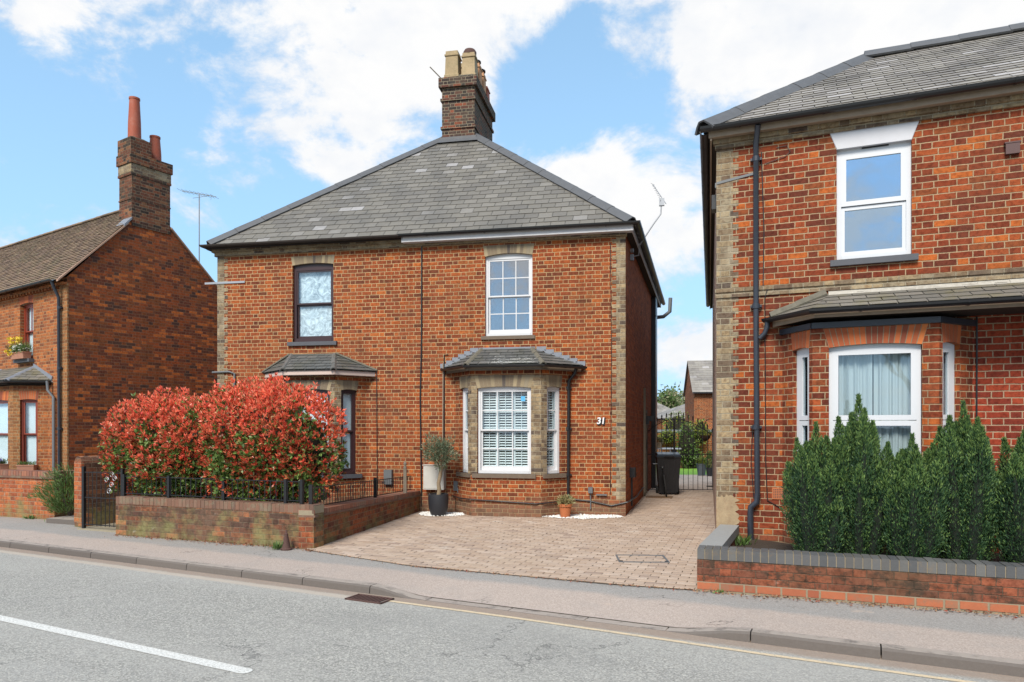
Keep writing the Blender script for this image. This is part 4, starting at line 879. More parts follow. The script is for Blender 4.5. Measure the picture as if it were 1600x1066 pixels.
# house number
def text(s_, size, m, root, loc, ext=.006, shear=.0, rotz=0, name='house_number', off=0):
    cu = bpy.data.curves.new(name, 'FONT'); cu.body = s_; cu.size = size; cu.extrude = ext; cu.shear = shear; cu.offset = off; cu.space_character = .92
    tmp = bpy.data.objects.new('tmp', cu); C.objects.link(tmp); bpy.context.view_layer.update()
    me = bpy.data.meshes.new_from_object(tmp); bpy.data.objects.remove(tmp); bpy.data.curves.remove(cu)
    me.materials.clear(); me.materials.append(MAT[m]); me.name = name
    o = bpy.data.objects.new(name, me); C.objects.link(o); o.parent = root; o.location = loc; o.rotation_euler = (math.radians(90), 0, rotz); return o
hn = text('31', .165, 'number_metal', S, (7.725, -.030, 1.69), .006, .12, off=.004); lab(hn, 'pale metal number 31 on the brick')
text('31', .165, 'black_iron', S, (7.738, -.012, 1.678), .010, .12, name='number_shadow', off=.012)  # black copy set down and right, painting the digits' cast shadow
mb = MB(); P2.box(mb, .905, .985, .085, .087, 2.10, 2.19); lab(mb.build('sticker', 'sticker_blue', bR['bay']), 'small blue sticker inside the pane')

# ================================================================== right-hand house
R = empty('bay_fronted_house', (2.574, 8.85, 0), R_(-22.2)); tag(R, 'red brick house with a white framed upper window, slate canopy and bay behind dark yews', 'house')
RF = Pl((0, 0), (1, 0)); RW = 8.0; sk = math.tan(R_(22.2-15.67)); RD = 12.6
RL = Pl((-RD*sk, RD), (RD*sk, -RD)); rw = (1.37, 2.15, 3.585, 4.95)
mb = MB(); wall(mb, RF, 0, 2.72, -.1, 5.12, [rw, (.82, 2.66, .7, 2.68)]); wall(mb, RF, 2.72, RW, 2.95, 5.12); mb.build('front_wall', 'brick_right', R)
mb = MB(); wall(mb, RF, 2.72, RW, -.1, 2.95, [(5.2, 6.1, .1, 2.15)]); mb.build('porch_wall', 'brick_deep_red', R)
mb = MB(); RF.box(mb, 5.2, 6.1, .06, .1, .1, 2.15); mb.build('door', 'red_frame', R)
mb = MB(); wall(mb, RL, 0, RL.L, -.1, 5.25); mb.build('side_wall', 'render_pink', R)
mb = MB(); RR = Pl((RW, 0), (0, 5.2)); wall(mb, RR, 0, 5.2, -.1, 5.25); RB = Pl((RW, 5.2), (-RW+3.7, 0)); wall(mb, RB, 0, RB.L, -.1, 5.25)
RQ = Pl((3.7, 5.2), (0, RD-5.2)); wall(mb, RQ, 0, RQ.L, -.1, 5.25); RE = Pl((3.7, RD), (-3.7-RD*sk, 0)); wall(mb, RE, 0, RE.L, -.1, 5.25); mb.build('rear_wall', 'brick_right', R)
lab(quoin(RF, -.004, 1, .72, 5.1, .20, .265, parent=R), 'yellowish grey stock brick corner strip')
mb = MB(); RF.box(mb, -.006, .30, -.006, .02, -.05, .72)
z = .72
mb.build('render_patch', 'brick_right', R)
mb = MB(); rp_ = random.Random(3)
pts = [(-.004, .30)]+[(.03+.21*i/6+rp_.uniform(-.012, .012), .285+rp_.uniform(-.025, .025)) for i in range(6)]+[(.255+rp_.uniform(-.04, .035), .31+.40*i/14) for i in range(15)]+[(.22-.21*i/8, .735+rp_.uniform(-.035, .05)) for i in range(8)]+[(-.004, .75)]
RF.poly(mb, pts, -.012, .0); lab(mb.build('render_patch', 'render_cream', R), 'cream render patch low on the corner')
mb = MB(); RF.box(mb, -.014, RW, -.022, .02, 3.235, 3.30); RF.box(mb, -.02, RW, -.035, .02, 3.301, 3.345); mb.build('string_course', 'brick_stock', R)
mb = MB(); RF.box(mb, -.02, RW, -.035, .02, 5.10, 5.155); RF.box(mb, -.04, RW, -.065, .02, 5.156, 5.21); mb.build('brick_cornice', 'brick_stock', R)
mb = MB(); RF.box(mb, -.08, RW+.1, -.17, -.15, 5.20, 5.28); RF.box(mb, -.06, RW+.1, -.15, .02, 5.212, 5.225); RL.box(mb, 0, RL.L+.15, -.08, -.06, 5.17, 5.28); mb.build('fascia', 'fascia_tan', R)
mb = MB(); RL.box(mb, 0, RL.L, -.06, .02, 5.2, 5.212); mb.build('soffit', 'soffit_dark', R)
gutter([(-RD*sk-.135, RD, 5.30), (-.135, -.16, 5.30)], R, 'black_plastic', .055)
lab(gutter([(-.17, -.235, 5.31), (RW+.2, -.235, 5.31)], R, 'black_plastic', .055), 'black gutter along the front eaves')
o_ = .22; zE = 5.31; a0 = (-.13, -o_, zE); a1 = (RW+o_, -o_, zE); a2 = (RW+o_, 5.2+o_, zE); rp = (1.875, 2.6, 7.14); rp2 = (RW-1.9, 2.6, 7.14)
bk = (1.875-RD*sk*.5, RD-1.8, 7.13); l3 = (-RD*sk-.13, RD+o_, zE)
mb = MB(); slates(mb, [a0, a1, rp2, rp], .155, .28, .006); rr = mb.build('roof', 'slate_right', R)
mb = MB(); bl = (rp[0]-(RD-2.6-1.8)*sk*.9, RD-1.8, 7.12)
# left slope follows the skewed side wall
def sl(mb, pts): slates(mb, pts, .19, .28)
e_ = Vector(a0)-Vector(l3)
sl(mb, [l3, a0, rp]); nx = Vector(l3); q1 = Vector(rp)+(Vector(l3)-Vector(a0))*.80; q1.z = rp[2]
mb2 = [Vector(l3), Vector(rp), q1]; mb.quad(*[tuple(v) for v in mb2])
mb.quad(tuple(q1), tuple(Vector(rp)), (3.9, 5.42, 5.3), (3.9, RD+.2, 5.3)); mb.quad(tuple(q1), (3.9, RD+.2, 5.3), tuple(l3)); sl(mb, [a1, a2, rp2]); mb.quad(rp, rp2, a2, (3.9, 5.42, 5.31)); mb.build('rear_slates', 'slate_right', rr)
mb = MB(); caps(mb, Vector(a0)+Vector((.0, .0, .02)), Vector(rp), .15, .085, .62); lab(mb.build('hip_tiles', 'lead', rr), 'lead grey hip tiles')
mb = MB(); caps(mb, Vector(rp)+Vector((0, 0, .02)), Vector(rp2)+Vector((0, 0, .02)), .15, .09, .62); mb.build('ridge_tiles', 'lead', rr)
# upper window
fr = window(RF, *rw, R, 'upvc', 'glass_mirror', 'upvc', None, .05, ('flat', 'shade_dark'), .05, crown=.06); lab(fr, 'white plastic upper window reflecting the sky')  # dark sheet instead of a curtain, painting the room's shade behind the glass
mb = MB(); RF.box(mb, 1.64, 1.92, .035, .05, 4.885, 4.90); mb.build('trickle_vent', 'black_plastic', fr)
arch(RF, 1.37, 2.15, 4.90, .045, 5.13, .085, 1, 'lintel_white', R, proud=.012, name='window_head', backing='lintel_white')
mb = MB(); RF.box(mb, 1.30, 2.21, -.06, .1, 3.515, 3.585); mb.build('window_sill', 'sill_grey', R)
# bay
b = bay(R, RF, .77, 1.10, 2.35, 2.74, .45, 2.76, (.17, 1.09), (.06, .36), .85, 2.545, 2.735, 'brick_right', 'red_wedge', 'upvc', 'glass_soft', 'upvc2', None, ('folds', 'curtain'), .17, (1.2, 2.3, 3.1), 'slate_bay', label='canted bay with white plastic windows and net curtains', eave_z=2.9, narch=(17, 5))
mb = MB()
for pl in b['P']: pl.box(mb, -.01, pl.L+.01, -.035, .02, 2.735, 2.80)
mb.build('head_board', 'pipe_blue_black', b['bay'])
# lean-to slate canopy running on to the right
c0 = (.62, -.001, 2.95); c1 = (1.10, -.68, 2.93); c2 = (RW, -.68, 2.93); t0 = (1.30, -.001, 3.20); t1 = (RW, -.001, 3.20)
cp = MB(); slates(cp, [c1, c2, t1, t0], .17, .28); slates(cp, [c0, c1, t0], .17, .28); cn = cp.build('canopy', 'slate_bay_mossy', R)
mb = MB(); caps(mb, Vector(c0)+Vector((.03, -.03, .03)), Vector(c1)*.001+Vector(t0)*.999+Vector((-.06, -.02, .01)), .07, .045, .3); mb.build('hip', 'hip_mortar', cn)
mb = MB()
for i in range(44):
    x = 1.28+i*.15; h_ = random.uniform(.018, .035); mb.hexa([(x, -.075, 3.175), (x+.152, -.075, 3.175), (x+.152, -.002, 3.2), (x, -.002, 3.2)], [(x, -.05, 3.175+h_), (x+.152, -.05, 3.175+h_), (x+.152, -.002, 3.235), (x, -.002, 3.235)])
mb.build('mortar_fillet', 'mortar_white', cn)
mb = MB(); mb.hexa([(1.12, -.64, 2.835), (RW, -.64, 2.835), (RW, -.62, 2.835), (1.12, -.62, 2.835)], [(1.12, -.64, 2.91), (RW, -.64, 2.91), (RW, -.62, 2.91), (1.12, -.62, 2.91)])
mb.hexa([(.66, -.04, 2.835), (1.12, -.64, 2.835), (1.125, -.62, 2.835), (.68, -.03, 2.835)], [(.66, -.04, 2.93), (1.12, -.64, 2.92), (1.125, -.62, 2.92), (.68, -.03, 2.93)]); mb.build('fascia', 'fascia_tan', cn)
mb = MB(); mb.quad((.69, -.01, 2.85), (1.13, -.62, 2.85), (RW, -.62, 2.85), (RW, -.01, 2.85)); mb.build('soffit', 'soffit_dark', cn)
gutter([(.57, -.03, 2.94), (1.08, -.73, 2.915), (RW, -.73, 2.915)], cn, 'black_plastic', .05)
# pipes
lab(pipe([RF.p(.50, -.21, 5.26), RF.p(.47, -.07, 5.08), RF.p(.47, -.06, 3), RF.p(.485, -.06, .78)], .033, 'pipe_blue_black', R, clips=[RF.p(.47, -.06, z) for z in (4.9, 3.1, 1.62)]), 'tall black downpipe up to the eaves')
pipe([RF.p(.485, -.06, .80), RF.p(.48, -.06, .70), RF.p(.41, -.06, .64), RF.p(.405, -.06, .55), RF.p(.41, -.06, .05)], .037, 'pipe_blue_black', R, 'drain_pipe')
pipe([RF.p(.60, -.07, 2.93), RF.p(.60, -.07, 2.84), RF.p(.57, -.06, 2.76), RF.p(.51, -.06, 2.70)], .03, 'pipe_blue_black', R, 'gutter_outlet')
pipe([RF.p(.53, -.01, 5.0), RF.p(.56, -.01, 4), RF.p(.55, -.01, 3.36), RF.p(.60, -.03, 3.3), RF.p(.57, -.01, 3.2), RF.p(.58, -.01, 1.2), RF.p(.60, -.01, .72), RF.p(.78, -.01, .62)], .006, 'black_plastic', R, 'cable')
pipe([RF.p(.43, -.01, 1.6), RF.p(.41, -.01, 1.2), RF.p(.44, -.01, .75)], .005, 'black_plastic', R, 'cable')
pipe([RF.p(.70, -.01, 5.02), RF.p(.82, -.012, 5.03), RF.p(.86, -.012, 4.95), RF.p(.80, -.012, 4.9), RF.p(.56, -.012, 4.84)], .004, 'black_plastic', R, 'cable')
pipe([RF.p(2.78, -.012, 2.84), RF.p(2.775, -.012, .4)], .009, 'black_plastic', R, 'cable')
mb = MB(); mb.hexa([RF.p(.0, -.012, 4.665), RF.p(.44, -.012, 4.73), RF.p(.44, 0, 4.73), RF.p(.0, 0, 4.665)], [RF.p(.0, -.012, 4.695), RF.p(.44, -.012, 4.76), RF.p(.44, 0, 4.76), RF.p(.0, 0, 4.695)]); RL.box(mb, RL.L-.08, RL.L, -.02, 0, 4.63, 4.69)
mb.build('bracket', 'pipe_grey', R)
mb = MB(); RL.box(mb, RL.L-.30, RL.L-.12, -.06, 0, 4.40, 4.58); mb.build('junction_box', 'black_plastic', R)
mb = MB(); RF.box(mb, 3.04, 3.17, -.05, 0, 4.585, 4.70); RF.box(mb, 3.03, 3.18, -.055, 0, 4.70, 4.715); mb.build('alarm_box', 'alarm_brown', R)
mb = MB(); RF.box(mb, .655, .835, -.014, .02, .74, .88)
for i in range(8):
    for j in range(6): mb.cur = 1; x = .668+i*.0198; z = .753+j*.0198; RF.box(mb, x, x+.012, -.0145, -.0135, z, z+.012)
mb.build('air_brick', ['terracotta', 'shade_dark'], R)

# ================================================================== left-hand house
L = empty('tiled_roof_cottage', (-10.235, 16.2, 0), R_(-32.9)); tag(L, 'old brick cottage with a brown tiled roof and two tall red chimney pots', 'house')
LF = Pl((-10, 0), (1, 0)); LU = lambda u: u+10
GD = 4.27
lw = (LU(-2.36), LU(-1.66), 3.3, 4.70)
bl_ul, bl_fl, bl_fr, bl_ur = LU(-4.3), LU(-3.75), LU(-1.47), LU(-.92)
mb = MB(); wall(mb, LF, 0, 10, -.1, 5.1, [lw, (bl_ul+.06, bl_ur-.06, .4, 2.5)]); mb.build('front_wall', 'brick_cottage', L)
mb = MB(); LF.box(mb, LU(-.36), LU(.004), -.004, .03, 0, 4.95); mb.build('quoin', 'brick_cottage_corner', L)
mb = MB(); GA = 7.28; mb.quad((0, 0, -.1), (0, GD, -.1), (0, GD, 5.1), (0, 1.94, GA), (0, 0, 5.1)); mb.build('gable_wall', 'brick_gable', L)
mb = MB(); mb.quad((0, GD, -.1), (-10, GD, -.1), (-10, GD, 5.1), (0, GD, 5.1)); mb.quad((-10, GD, -.1), (-10, 0, -.1), (-10, 0, 5.1), (-10, 1.94, GA), (-10, GD, 5.1)); mb.build('rear_wall', 'brick_gable', L)
zt = 5.16; sl1 = (GA-5.1)/1.94
E0 = (-10.1, -.20, 5.12-.20*.9+.05); E1 = (.014, -.20, 5.12-.20*.9+.05); T1_ = (.014, 1.96, GA+.05); T0_ = (-10.1, 1.96, GA+.05)
mb = MB(); slates(mb, [E0, E1, T1_, T0_], .098, .165, .010, .004, .008); lr = mb.build('roof', 'clay_tile', L)
mb = MB(); slates(mb, [(.014, GD+.15, 5.0), (-10.1, GD+.15, 5.0), T0_, T1_], .2, .25); mb.build('rear_tiles', 'clay_tile', lr)
mb = MB(); caps(mb, (-10.1, 1.96, GA+.06), (-.6, 1.96, GA+.06), .10, .05, .33); mb.build('ridge_tiles', 'clay_tile', lr)
mb = MB()
for (y0, z0, y1, z1) in ((-.22, E0[2]-.035, 1.4, GA-.62), (2.5, GA-.50, GD+.15, 4.95)):
    mb.hexa([(-.03, y0, z0), (.055, y0, z0), (.055, y1, z1), (-.03, y1, z1)], [(-.03, y0, z0+.045), (.055, y0, z0+.045), (.055, y1, z1+.045), (-.03, y1, z1+.045)])
mb.build('verge', 'render_pink', lr)
mb = MB(); mb.hexa([(-.35, 1.28, 6.56), (.06, 1.28, 6.56), (.06, 1.47, 6.78), (-.35, 1.47, 6.78)], [(-.35, 1.28, 6.62), (.06, 1.28, 6.62), (.06, 1.47, 6.84), (-.35, 1.47, 6.84)]); mb.build('lead_flashing', 'lead_light', lr)
gutter([(-10.1, -.26, 4.97), (-.14, -.26, 5.02)], L, 'black_plastic', .05)
mb = MB()
for i in range(60): x = -9.9+i*.16; mb.box(x, x+.075, -.07, 0, 4.86, 4.92)
mb.box(-10, 0, -.10, .0, 4.921, 4.97); mb.build('dentil_cornice', 'brick_cottage', L)
m_ = MB(); m_.box(-.56, .020, 1.48, 2.48, 6.64, 8.30); chm = m_.build('chimney', 'brick_chimney_old', L)
def cb(name, m, *bx):
    q = MB()
    for b_ in bx: q.box(*b_)
    return q.build(name, m, chm)
cb('corbel_course', 'brick_chimney_old', (-.61, .06, 1.43, 2.53, 8.19, 8.45), (-.59, .035, 1.455, 2.505, 7.90, 7.96), (-.575, .025, 1.465, 2.495, 7.3, 7.33))
cb('pale_band', 'brick_stock', (-.575, .03, 1.46, 2.50, 7.97, 8.185))
cb('raised_top', 'brick_chimney_old', (-.58, .03, 1.45, 1.98, 8.451, 8.84))
q = MB(); q.hexa([(-.55, 1.48, 8.841), (0, 1.48, 8.841), (0, 1.95, 8.841), (-.55, 1.95, 8.841)], [(-.42, 1.58, 8.91), (-.1, 1.58, 8.91), (-.1, 1.86, 8.91), (-.42, 1.86, 8.91)]); q.build('mortar_cap', 'roof_flaunch', chm)
def rpot(x, y, z, h, name='chimney_pot'):
    q = MB(); q.lathe([(.155, 0), (.148, h*.4), (.118, h-.05), (.130, h-.045), (.130, h), (.10, h), (.10, h-.15)], (x, y, z), 20); return q.build(name, 'pot_red', chm)
lab(rpot(-.22, 1.68, 8.86, 1.06), 'taller tapering red pot'); lab(rpot(-.30, 2.26, 8.45, .72), 'shorter tapering red pot')
# rooftop aerial on a mast at the rear
q = MB(); q.tube([(-1.2, 4.1, 5.0), (-1.2, 4.1, 8.35)], .016, 6); q.tube([(-1.75, 3.9, 8.50), (-.7, 4.3, 8.25)], .010, 5)
for i in range(9): x = -1.75+i*.125; y = 3.9+i*.047; z = 8.5-.03*i; q.tube([(x-.08, y+.2, z), (x+.08, y-.2, z)], .005, 4)
q.tube([(-1.28, 3.95, 8.22), (-.92, 4.3, 8.33), (-.8, 4.2, 8.16)], .006, 4)
q.build('tv_aerial', 'galvanised', L)
# cottage windows
fr = window(LF, *lw, L, 'red_frame', 'glass', 'two', (2, 1), .09, ('flat', 'cloth_white'), .05, crown=.03); lab(fr, 'dark red upper sash window behind the flower box')
arch(LF, lw[0], lw[1], 4.66, .03, 4.86, .04, 11, 'red_wedge', L)
mb = MB(); LF.box(mb, lw[0]-.08, lw[1]+.06, -.12, .1, 3.22, 3.30); mb.build('window_sill', 'sill_grey', L)
b = bay(L, LF, bl_ul, bl_fl, bl_fr, bl_ur, .5, 2.62, (.12, 2.0), (.14, .52), .62, 2.30, 2.50, 'brick_cottage', 'red_wedge', 'red_frame', 'glass', 'two', (1, 1), ('flat', 'cloth_white'), .16, (LU(-3.4), LU(-1.6), 3.10), 'slate_bay_mossy', label='canted bay with dark red sashes and flower boxes', eave_z=2.74, quo='brick_cottage_corner', narch=(24, 8))
bayroof(b, L, 'slate_bay_mossy', 'lead_light', 'soffit_dark', 'black_plastic')
E = b['E']; gutter([Vector(e)+Vector((0, 0, -.02))+d for e, d in zip(E, [Vector((-.03, -.02, 0)), Vector((-.02, -.045, 0)), Vector((.02, -.045, 0)), Vector((.04, -.02, 0))])], b['bay'], r=.045)
mb = MB(); mb.hexa([LF.p(LU(-1.62), -.02, 3.06), LF.p(LU(-.72), -.02, 2.72), LF.p(LU(-.72), 0, 2.72), LF.p(LU(-1.62), 0, 3.06)], [LF.p(LU(-1.62), -.02, 3.18), LF.p(LU(-.68), -.02, 2.83), LF.p(LU(-.68), 0, 2.83), LF.p(LU(-1.62), 0, 3.18)]); mb.build('lead_flashing', 'lead_light', b['bay'])
pipe([LF.p(LU(-.66), -.13, 2.72), LF.p(LU(-.66), -.12, 2.5), LF.p(LU(-.52), -.06, 2.34), LF.p(LU(-.50), -.06, .1)], .033, 'pipe_grey', L)
lab(pipe([LF.p(LU(-.20), -.24, 4.98), LF.p(LU(-.20), -.20, 4.86), LF.p(LU(-.24), -.07, 4.62), LF.p(LU(-.24), -.06, .1)], .036, 'pipe_blue_black', L, clips=[LF.p(LU(-.24), -.06, z) for z in (4.4, 3, 1.6)]), 'full height black downpipe near the corner')
LB = b['P']

# ================================================================== garden walls
def soldier(mb, pl, a, b, d0, d1, z0, z1, w_=.068, g_=.008, jit=.003):
    n = round((b-a)/(w_+g_)); s_ = (b-a)/n
    for i in range(n):
        x = a+i*s_; j = random.uniform(-jit, jit); pl.box(mb, x+g_/2, x+s_-g_/2, d0-j, d1+j, z0, z1+j)
def tint(*p): return p
# right-hand wall, blue brick coping, along the pavement and back to the house corner
W = Fr = None
w0 = empty('low_garden_wall', (1.84, 7.0, 0), R_(-20.3)); tag(w0, 'low brick garden wall with blue grey coping in front of the yews', 'garden wall')
WP = Pl((0, 0), (1, 0)); hW = .41
mb = MB(); mb.box(0, 7.2, 0, .215, .0, hW-.105); lab(mb.build('brickwork', 'brick_garden_right', w0), 'mossy dark red brickwork')
mb = MB(); WP.box(mb, 0, 7.2, .003, .21, hW-.104, hW-.008); mb.cur = 1
soldier(mb, WP, 0, 7.2, -.004, .219, hW-.103, hW, .066); mb.build('coping', ['mortar', 'coping_blue'], w0)
mb = MB(); WP.box(mb, .0, 7.2, -.010, .05, -.07, .085); mb.cur = 1
x = 0.0; i = 0
while x < 7.1:
    l = (.215, .215, .1025)[i % 3]; WP.box(mb, x+.004, min(x+l, 7.2)-.004, -.016, .03, .012, .078); x += l+.01; i += 1
mb.build('plinth_course', ['mortar', 'brick_bright'], w0)
ex, ey = 2.60-1.84, 8.78-7.0; a = R_(-20.3); lx = ex*math.cos(a)+ey*math.sin(a); ly = -ex*math.sin(a)+ey*math.cos(a)
RP = Pl((lx, ly), (-lx, -ly+.215)); mb = MB(); RP.box(mb, .0, RP.L, .0, .215, 0, hW-.105); mb.build('return_brickwork', 'brick_garden_right', w0)
mb = MB(); RP.box(mb, 0, RP.L, -.003, .222, hW-.104, hW-.002); mb.build('return_coping', 'coping_top', w0)
mb = MB(); mb.box(.2, 7.2, .21, 2.2, .0, .22)
mb = MB(); n_ = 30; vs = []
for i in range(n_+1):
    for j in range(7):
        x = .22+i*(7.0/n_); y = .215+j*.32; vs.append((x+y*.02, y, .23+.05*math.sin(x*5)*math.sin(y*7)-.03*(j == 0)))
mb.add(vs, [(i*7+j, (i+1)*7+j, (i+1)*7+j+1, i*7+j+1) for i in range(n_) for j in range(6)], True)
o = mb.build('flower_bed', 'soil', None, (1.84, 7.0, 0), R_(-20.3)); tag(o, 'dark soil of the raised bed', 'soil', kind='structure')
# garden wall of the pair, along the pavement and back to the party line
w1 = empty('front_garden_wall', (-6.0, 10.66, 0), -math.atan2(1.28, 3.36)); tag(w1, 'mossy old brick garden wall below the red hedge, turning back beside the drive', 'garden wall')
Lw = math.hypot(1.28, 3.36); GP = Pl((0, 0), (1, 0)); hA = .575
mb = MB(); mb.box(0, Lw, 0, .225, -.05, hA-.11); lab(mb.build('brickwork', 'brick_garden_old', w1), 'weathered brickwork with yellow moss by the corner')
mb = MB(); GP.box(mb, 0, Lw, .002, .222, hA-.109, hA-.006); mb.cur = 1; soldier(mb, GP, 0, Lw, -.003, .228, hA-.108, hA, .063, .006); mb.build('coping', ['mortar', 'coping_dull'], w1)
# return
dx_, dy_ = (-1.75+2.64), (13.72-9.38); a = w1.rotation_euler.z; rx = dx_*math.cos(a)+dy_*math.sin(a); ry = -dx_*math.sin(a)+dy_*math.cos(a)
GR = Pl((Lw, 0), (rx, ry)); z0_, z1_ = hA-.06, .40
def wedge(mb, pl, a, b, d0, d1, zb, za, zz): # box whose top runs from za to zz
    mb.hexa([pl.p(a, d0, zb[0]), pl.p(b, d0, zb[1]), pl.p(b, d1, zb[1]), pl.p(a, d1, zb[0])], [pl.p(a, d0, za), pl.p(b, d0, zz), pl.p(b, d1, zz), pl.p(a, d1, za)])
mb = MB(); wedge(mb, GR, .0, GR.L, .004, .22, (-.05, -.05), z0_-.10, z1_-.10); mb.build('return_brickwork', 'brick_garden_side', w1)
mb = MB(); wedge(mb, GR, 0, GR.L, -.018, .235, (z0_-.10, z1_-.10), z0_-.072, z1_-.072); mb.build('drip_course', 'coping_dull', w1)
mb = MB(); wedge(mb, GR, 0, GR.L, .003, .222, (z0_-.072, z1_-.072), z0_-.006, z1_-.006); mb.cur = 1; n_ = int(GR.L/.074)
for i in range(n_):
    p, q_ = GR.L*i/n_+.004, GR.L*(i+1)/n_-.004; zf_ = lambda u: z0_+(z1_-z0_)*u/GR.L; wedge(mb, GR, p, q_, -.004, .229, (zf_(p)-.071, zf_(q_)-.071), zf_(p), zf_(q_))
mb.build('return_coping', ['mortar', 'coping_red'], w1)
# cottage wall
w2 = empty('cottage_garden_wall', (-8.06, 12.40, 0), R_(-21)); tag(w2, 'bright brick garden wall with a rounded coping in front of the cottage', 'garden wall')
CPl = Pl((-8, 0), (1, 0)); hC = .84
mb = MB(); mb.box(-8, 0, 0, .225, -.05, hC-.13); mb.box(-.2, .0, .225, 1.3, -.05, hC-.13); mb.build('brickwork', 'brick_cottage_wall', w2)
mb = MB(); CPl.box(mb, 0, 8.02, -.025, .25, hC-.13, hC-.095); mb.box(-.22, .025, .25, 1.3, hC-.13, hC-.095); mb.cur = 1
soldier(mb, CPl, 0, 8, -.003, .228, hC-.094, hC, .063); CE = Pl((0, .23), (0, 1)); soldier(mb, CE, 0, 1.05, -.003, .21, hC-.094, hC, .063); mb.build('coping', ['coping_dull', 'coping_red'], w2)
# tall narrow dividing wall with a rounded top
w3 = empty('dividing_wall', (-7.10, 11.52, 0), R_(-24)); tag(w3, 'tall narrow brick wall end with rounded top between the two front gardens', 'garden wall')
mb = MB(); mb.box(-.11, .11, 0, 3.2, -.05, 1.04); prof = [(.11*math.cos(math.pi*i/8), 1.04+.11*math.sin(math.pi*i/8)) for i in range(9)]
mb.add([(x, 0, z) for x, z in prof]+[(x, 3.2, z) for x, z in prof], [tuple(range(8, -1, -1)), tuple(range(9, 18))]+[(i, i+1, 10+i, 9+i) for i in range(8)]); mb.build('brickwork', 'brick_garden_old', w3)
w3.rotation_euler.z = R_(-32); 
mb = MB(); mb.box(-.114, .114, -.006, .04, .06, 1.06); lab(mb.build('wall_end', 'brick_cottage_wall', w3), 'brighter orange end face')
# threshold steps
st = tag(MB().box(-.75, .0, 0, .5, -.02, .07).build('door_step', 'kerb_stone', None, (-7.25, 11.75, 0), R_(-21)), 'low brick step at the cottage side opening', 'step')
st = tag(MB().box(0, .95, 0, 1.6, -.02, .012).build('garden_path', 'concrete', None, (-6.95, 11.25, 0), R_(-22)), 'pale concrete path behind the small iron gate', 'path', kind='structure')

# ================================================================== ironwork
def bars(mb, pl, a, b, d, z0, z1, n, r=.006):
    for i in range(n):
        u = a+(b-a)*(i+.5)/n; z0i = z0(u) if callable(z0) else z0; z1i = z1(u) if callable(z1) else z1
        mb.tube([pl.p(u, d, z0i), pl.p(u, d, z1i)], r, 5)
gt = empty('small_iron_gate', (-6.86, 11.22, 0), R_(-21)); tag(gt, 'small black iron gate between the tall wall end and the low wall', 'gate')
q = Pl((0, 0), (1, 0)); mb = MB(); mb.box(.0, .045, 0, .045, 0, 1.0); mb.build('gate_post', 'black_iron', gt)
mb = MB(); mb.box(.845, .885, 0, .04, 0, .98); mb.build('gate_post', 'black_iron', gt)
mb = MB(); bars(mb, q, .08, .82, .02, .06, .92, 8)
for z in (.07, .5, .9): mb.box(.05, .84, .012, .028, z, z+.014)
mb.build('gate_leaf', 'black_iron', gt)
mb = MB()
for cx_, cz in ((.55, .80), (.65, .72), (.60, .62), (.72, .82), (.66, .88)):
    pts = [q.p(cx_+.05*math.cos(t*.7)*(1-t*.06), -.002, cz+.05*math.sin(t*.7)*(1-t*.06)) for t in range(12)]; mb.tube(pts, .005, 4)
mb.build('scroll', 'galvanised', gt)
def scroll(mb, pl, u, d, z, h):
    for s_ in (-1, 1):
        pts = [pl.p(u+s_*(.012+.03*math.sin(t/10*math.pi)), d, z+h*t/10) for t in range(11)]; mb.tube(pts, .004, 4)
        pts = [pl.p(u+s_*(.03+.022*math.cos(t*.8)*(1-t*.08)), d, z+h*.82+.022*math.sin(t*.8)*(1-t*.08)) for t in range(9)]; mb.tube(pts, .0035, 4)
rl = empty('front_railing', w1.location, w1.rotation_euler.z); tag(rl, 'low black iron railing on the old wall under the red hedge', 'railing')
for u in (.02, .92, 1.95, 3.03, Lw-.30): mb = MB(); mb.box(u, u+.045, .09, .135, hA-.01, hA+.33); mb.build('railing_post', 'black_iron', rl)
mb = MB(); bars(mb, GP, .07, Lw-.28, .112, hA+.03, hA+.31, 34)
for z in (hA+.035, hA+.295): mb.box(.02, Lw-.27, .104, .12, z, z+.012)
mb.build('railing_bars', 'black_iron', rl)
rl = empty('side_railing', w1.location, w1.rotation_euler.z); tag(rl, 'low black scrolled railing on the wall beside the block paved drive', 'railing')
zt_ = lambda u: z0_+(z1_-z0_)*u/GR.L
for u in (.12, 2.35): mb = MB(); GR.box(mb, u, u+.05, .09, .14, zt_(u)-.02, zt_(u)+.33); mb.build('railing_post', 'black_iron', rl)
mb = MB(); bars(mb, GR, .2, GR.L-.3, .112, lambda u: zt_(u)+.02, lambda u: zt_(u)+.30, 44, .005)
for dz in (.03, .285): mb.tube([GR.p(.15, .112, zt_(.15)+dz), GR.p(GR.L-.3, .112, zt_(GR.L-.3)+dz)], .008, 5)
mb.build('railing_bars', 'black_iron', rl)
mb = MB()
for u in (.5, .95, 1.4, 1.85, 2.7, 3.1): scroll(mb, GR, u, .10, zt_(u)+.05, .22)
mb.build('scroll', 'black_iron', rl)
mb = MB(); mb.hexa([(-.03, -.03, 0), (.03, -.03, 0), (.03, .03, 0), (-.03, .03, 0)], [(-.026, -.026, .50), (.026, -.026, .50), (.026, .026, .50), (-.026, .026, .50)]); mb.lathe([(.028, .5), (.034, .53), (.02, .56), (.032, .60), (.0, .66)], (0, 0, 0), 8)
X_, Y_ = w1.matrix_basis @ Vector(GR.p(3.55, .10, 0)) if False else (None, None) or (-1.93, 12.95)
tag(mb.build('timber_post', 'timber_grey', None, (-1.96, 12.9, .36)), 'weathered grey timber post with a turned tip standing at the end of the side railing', 'post')
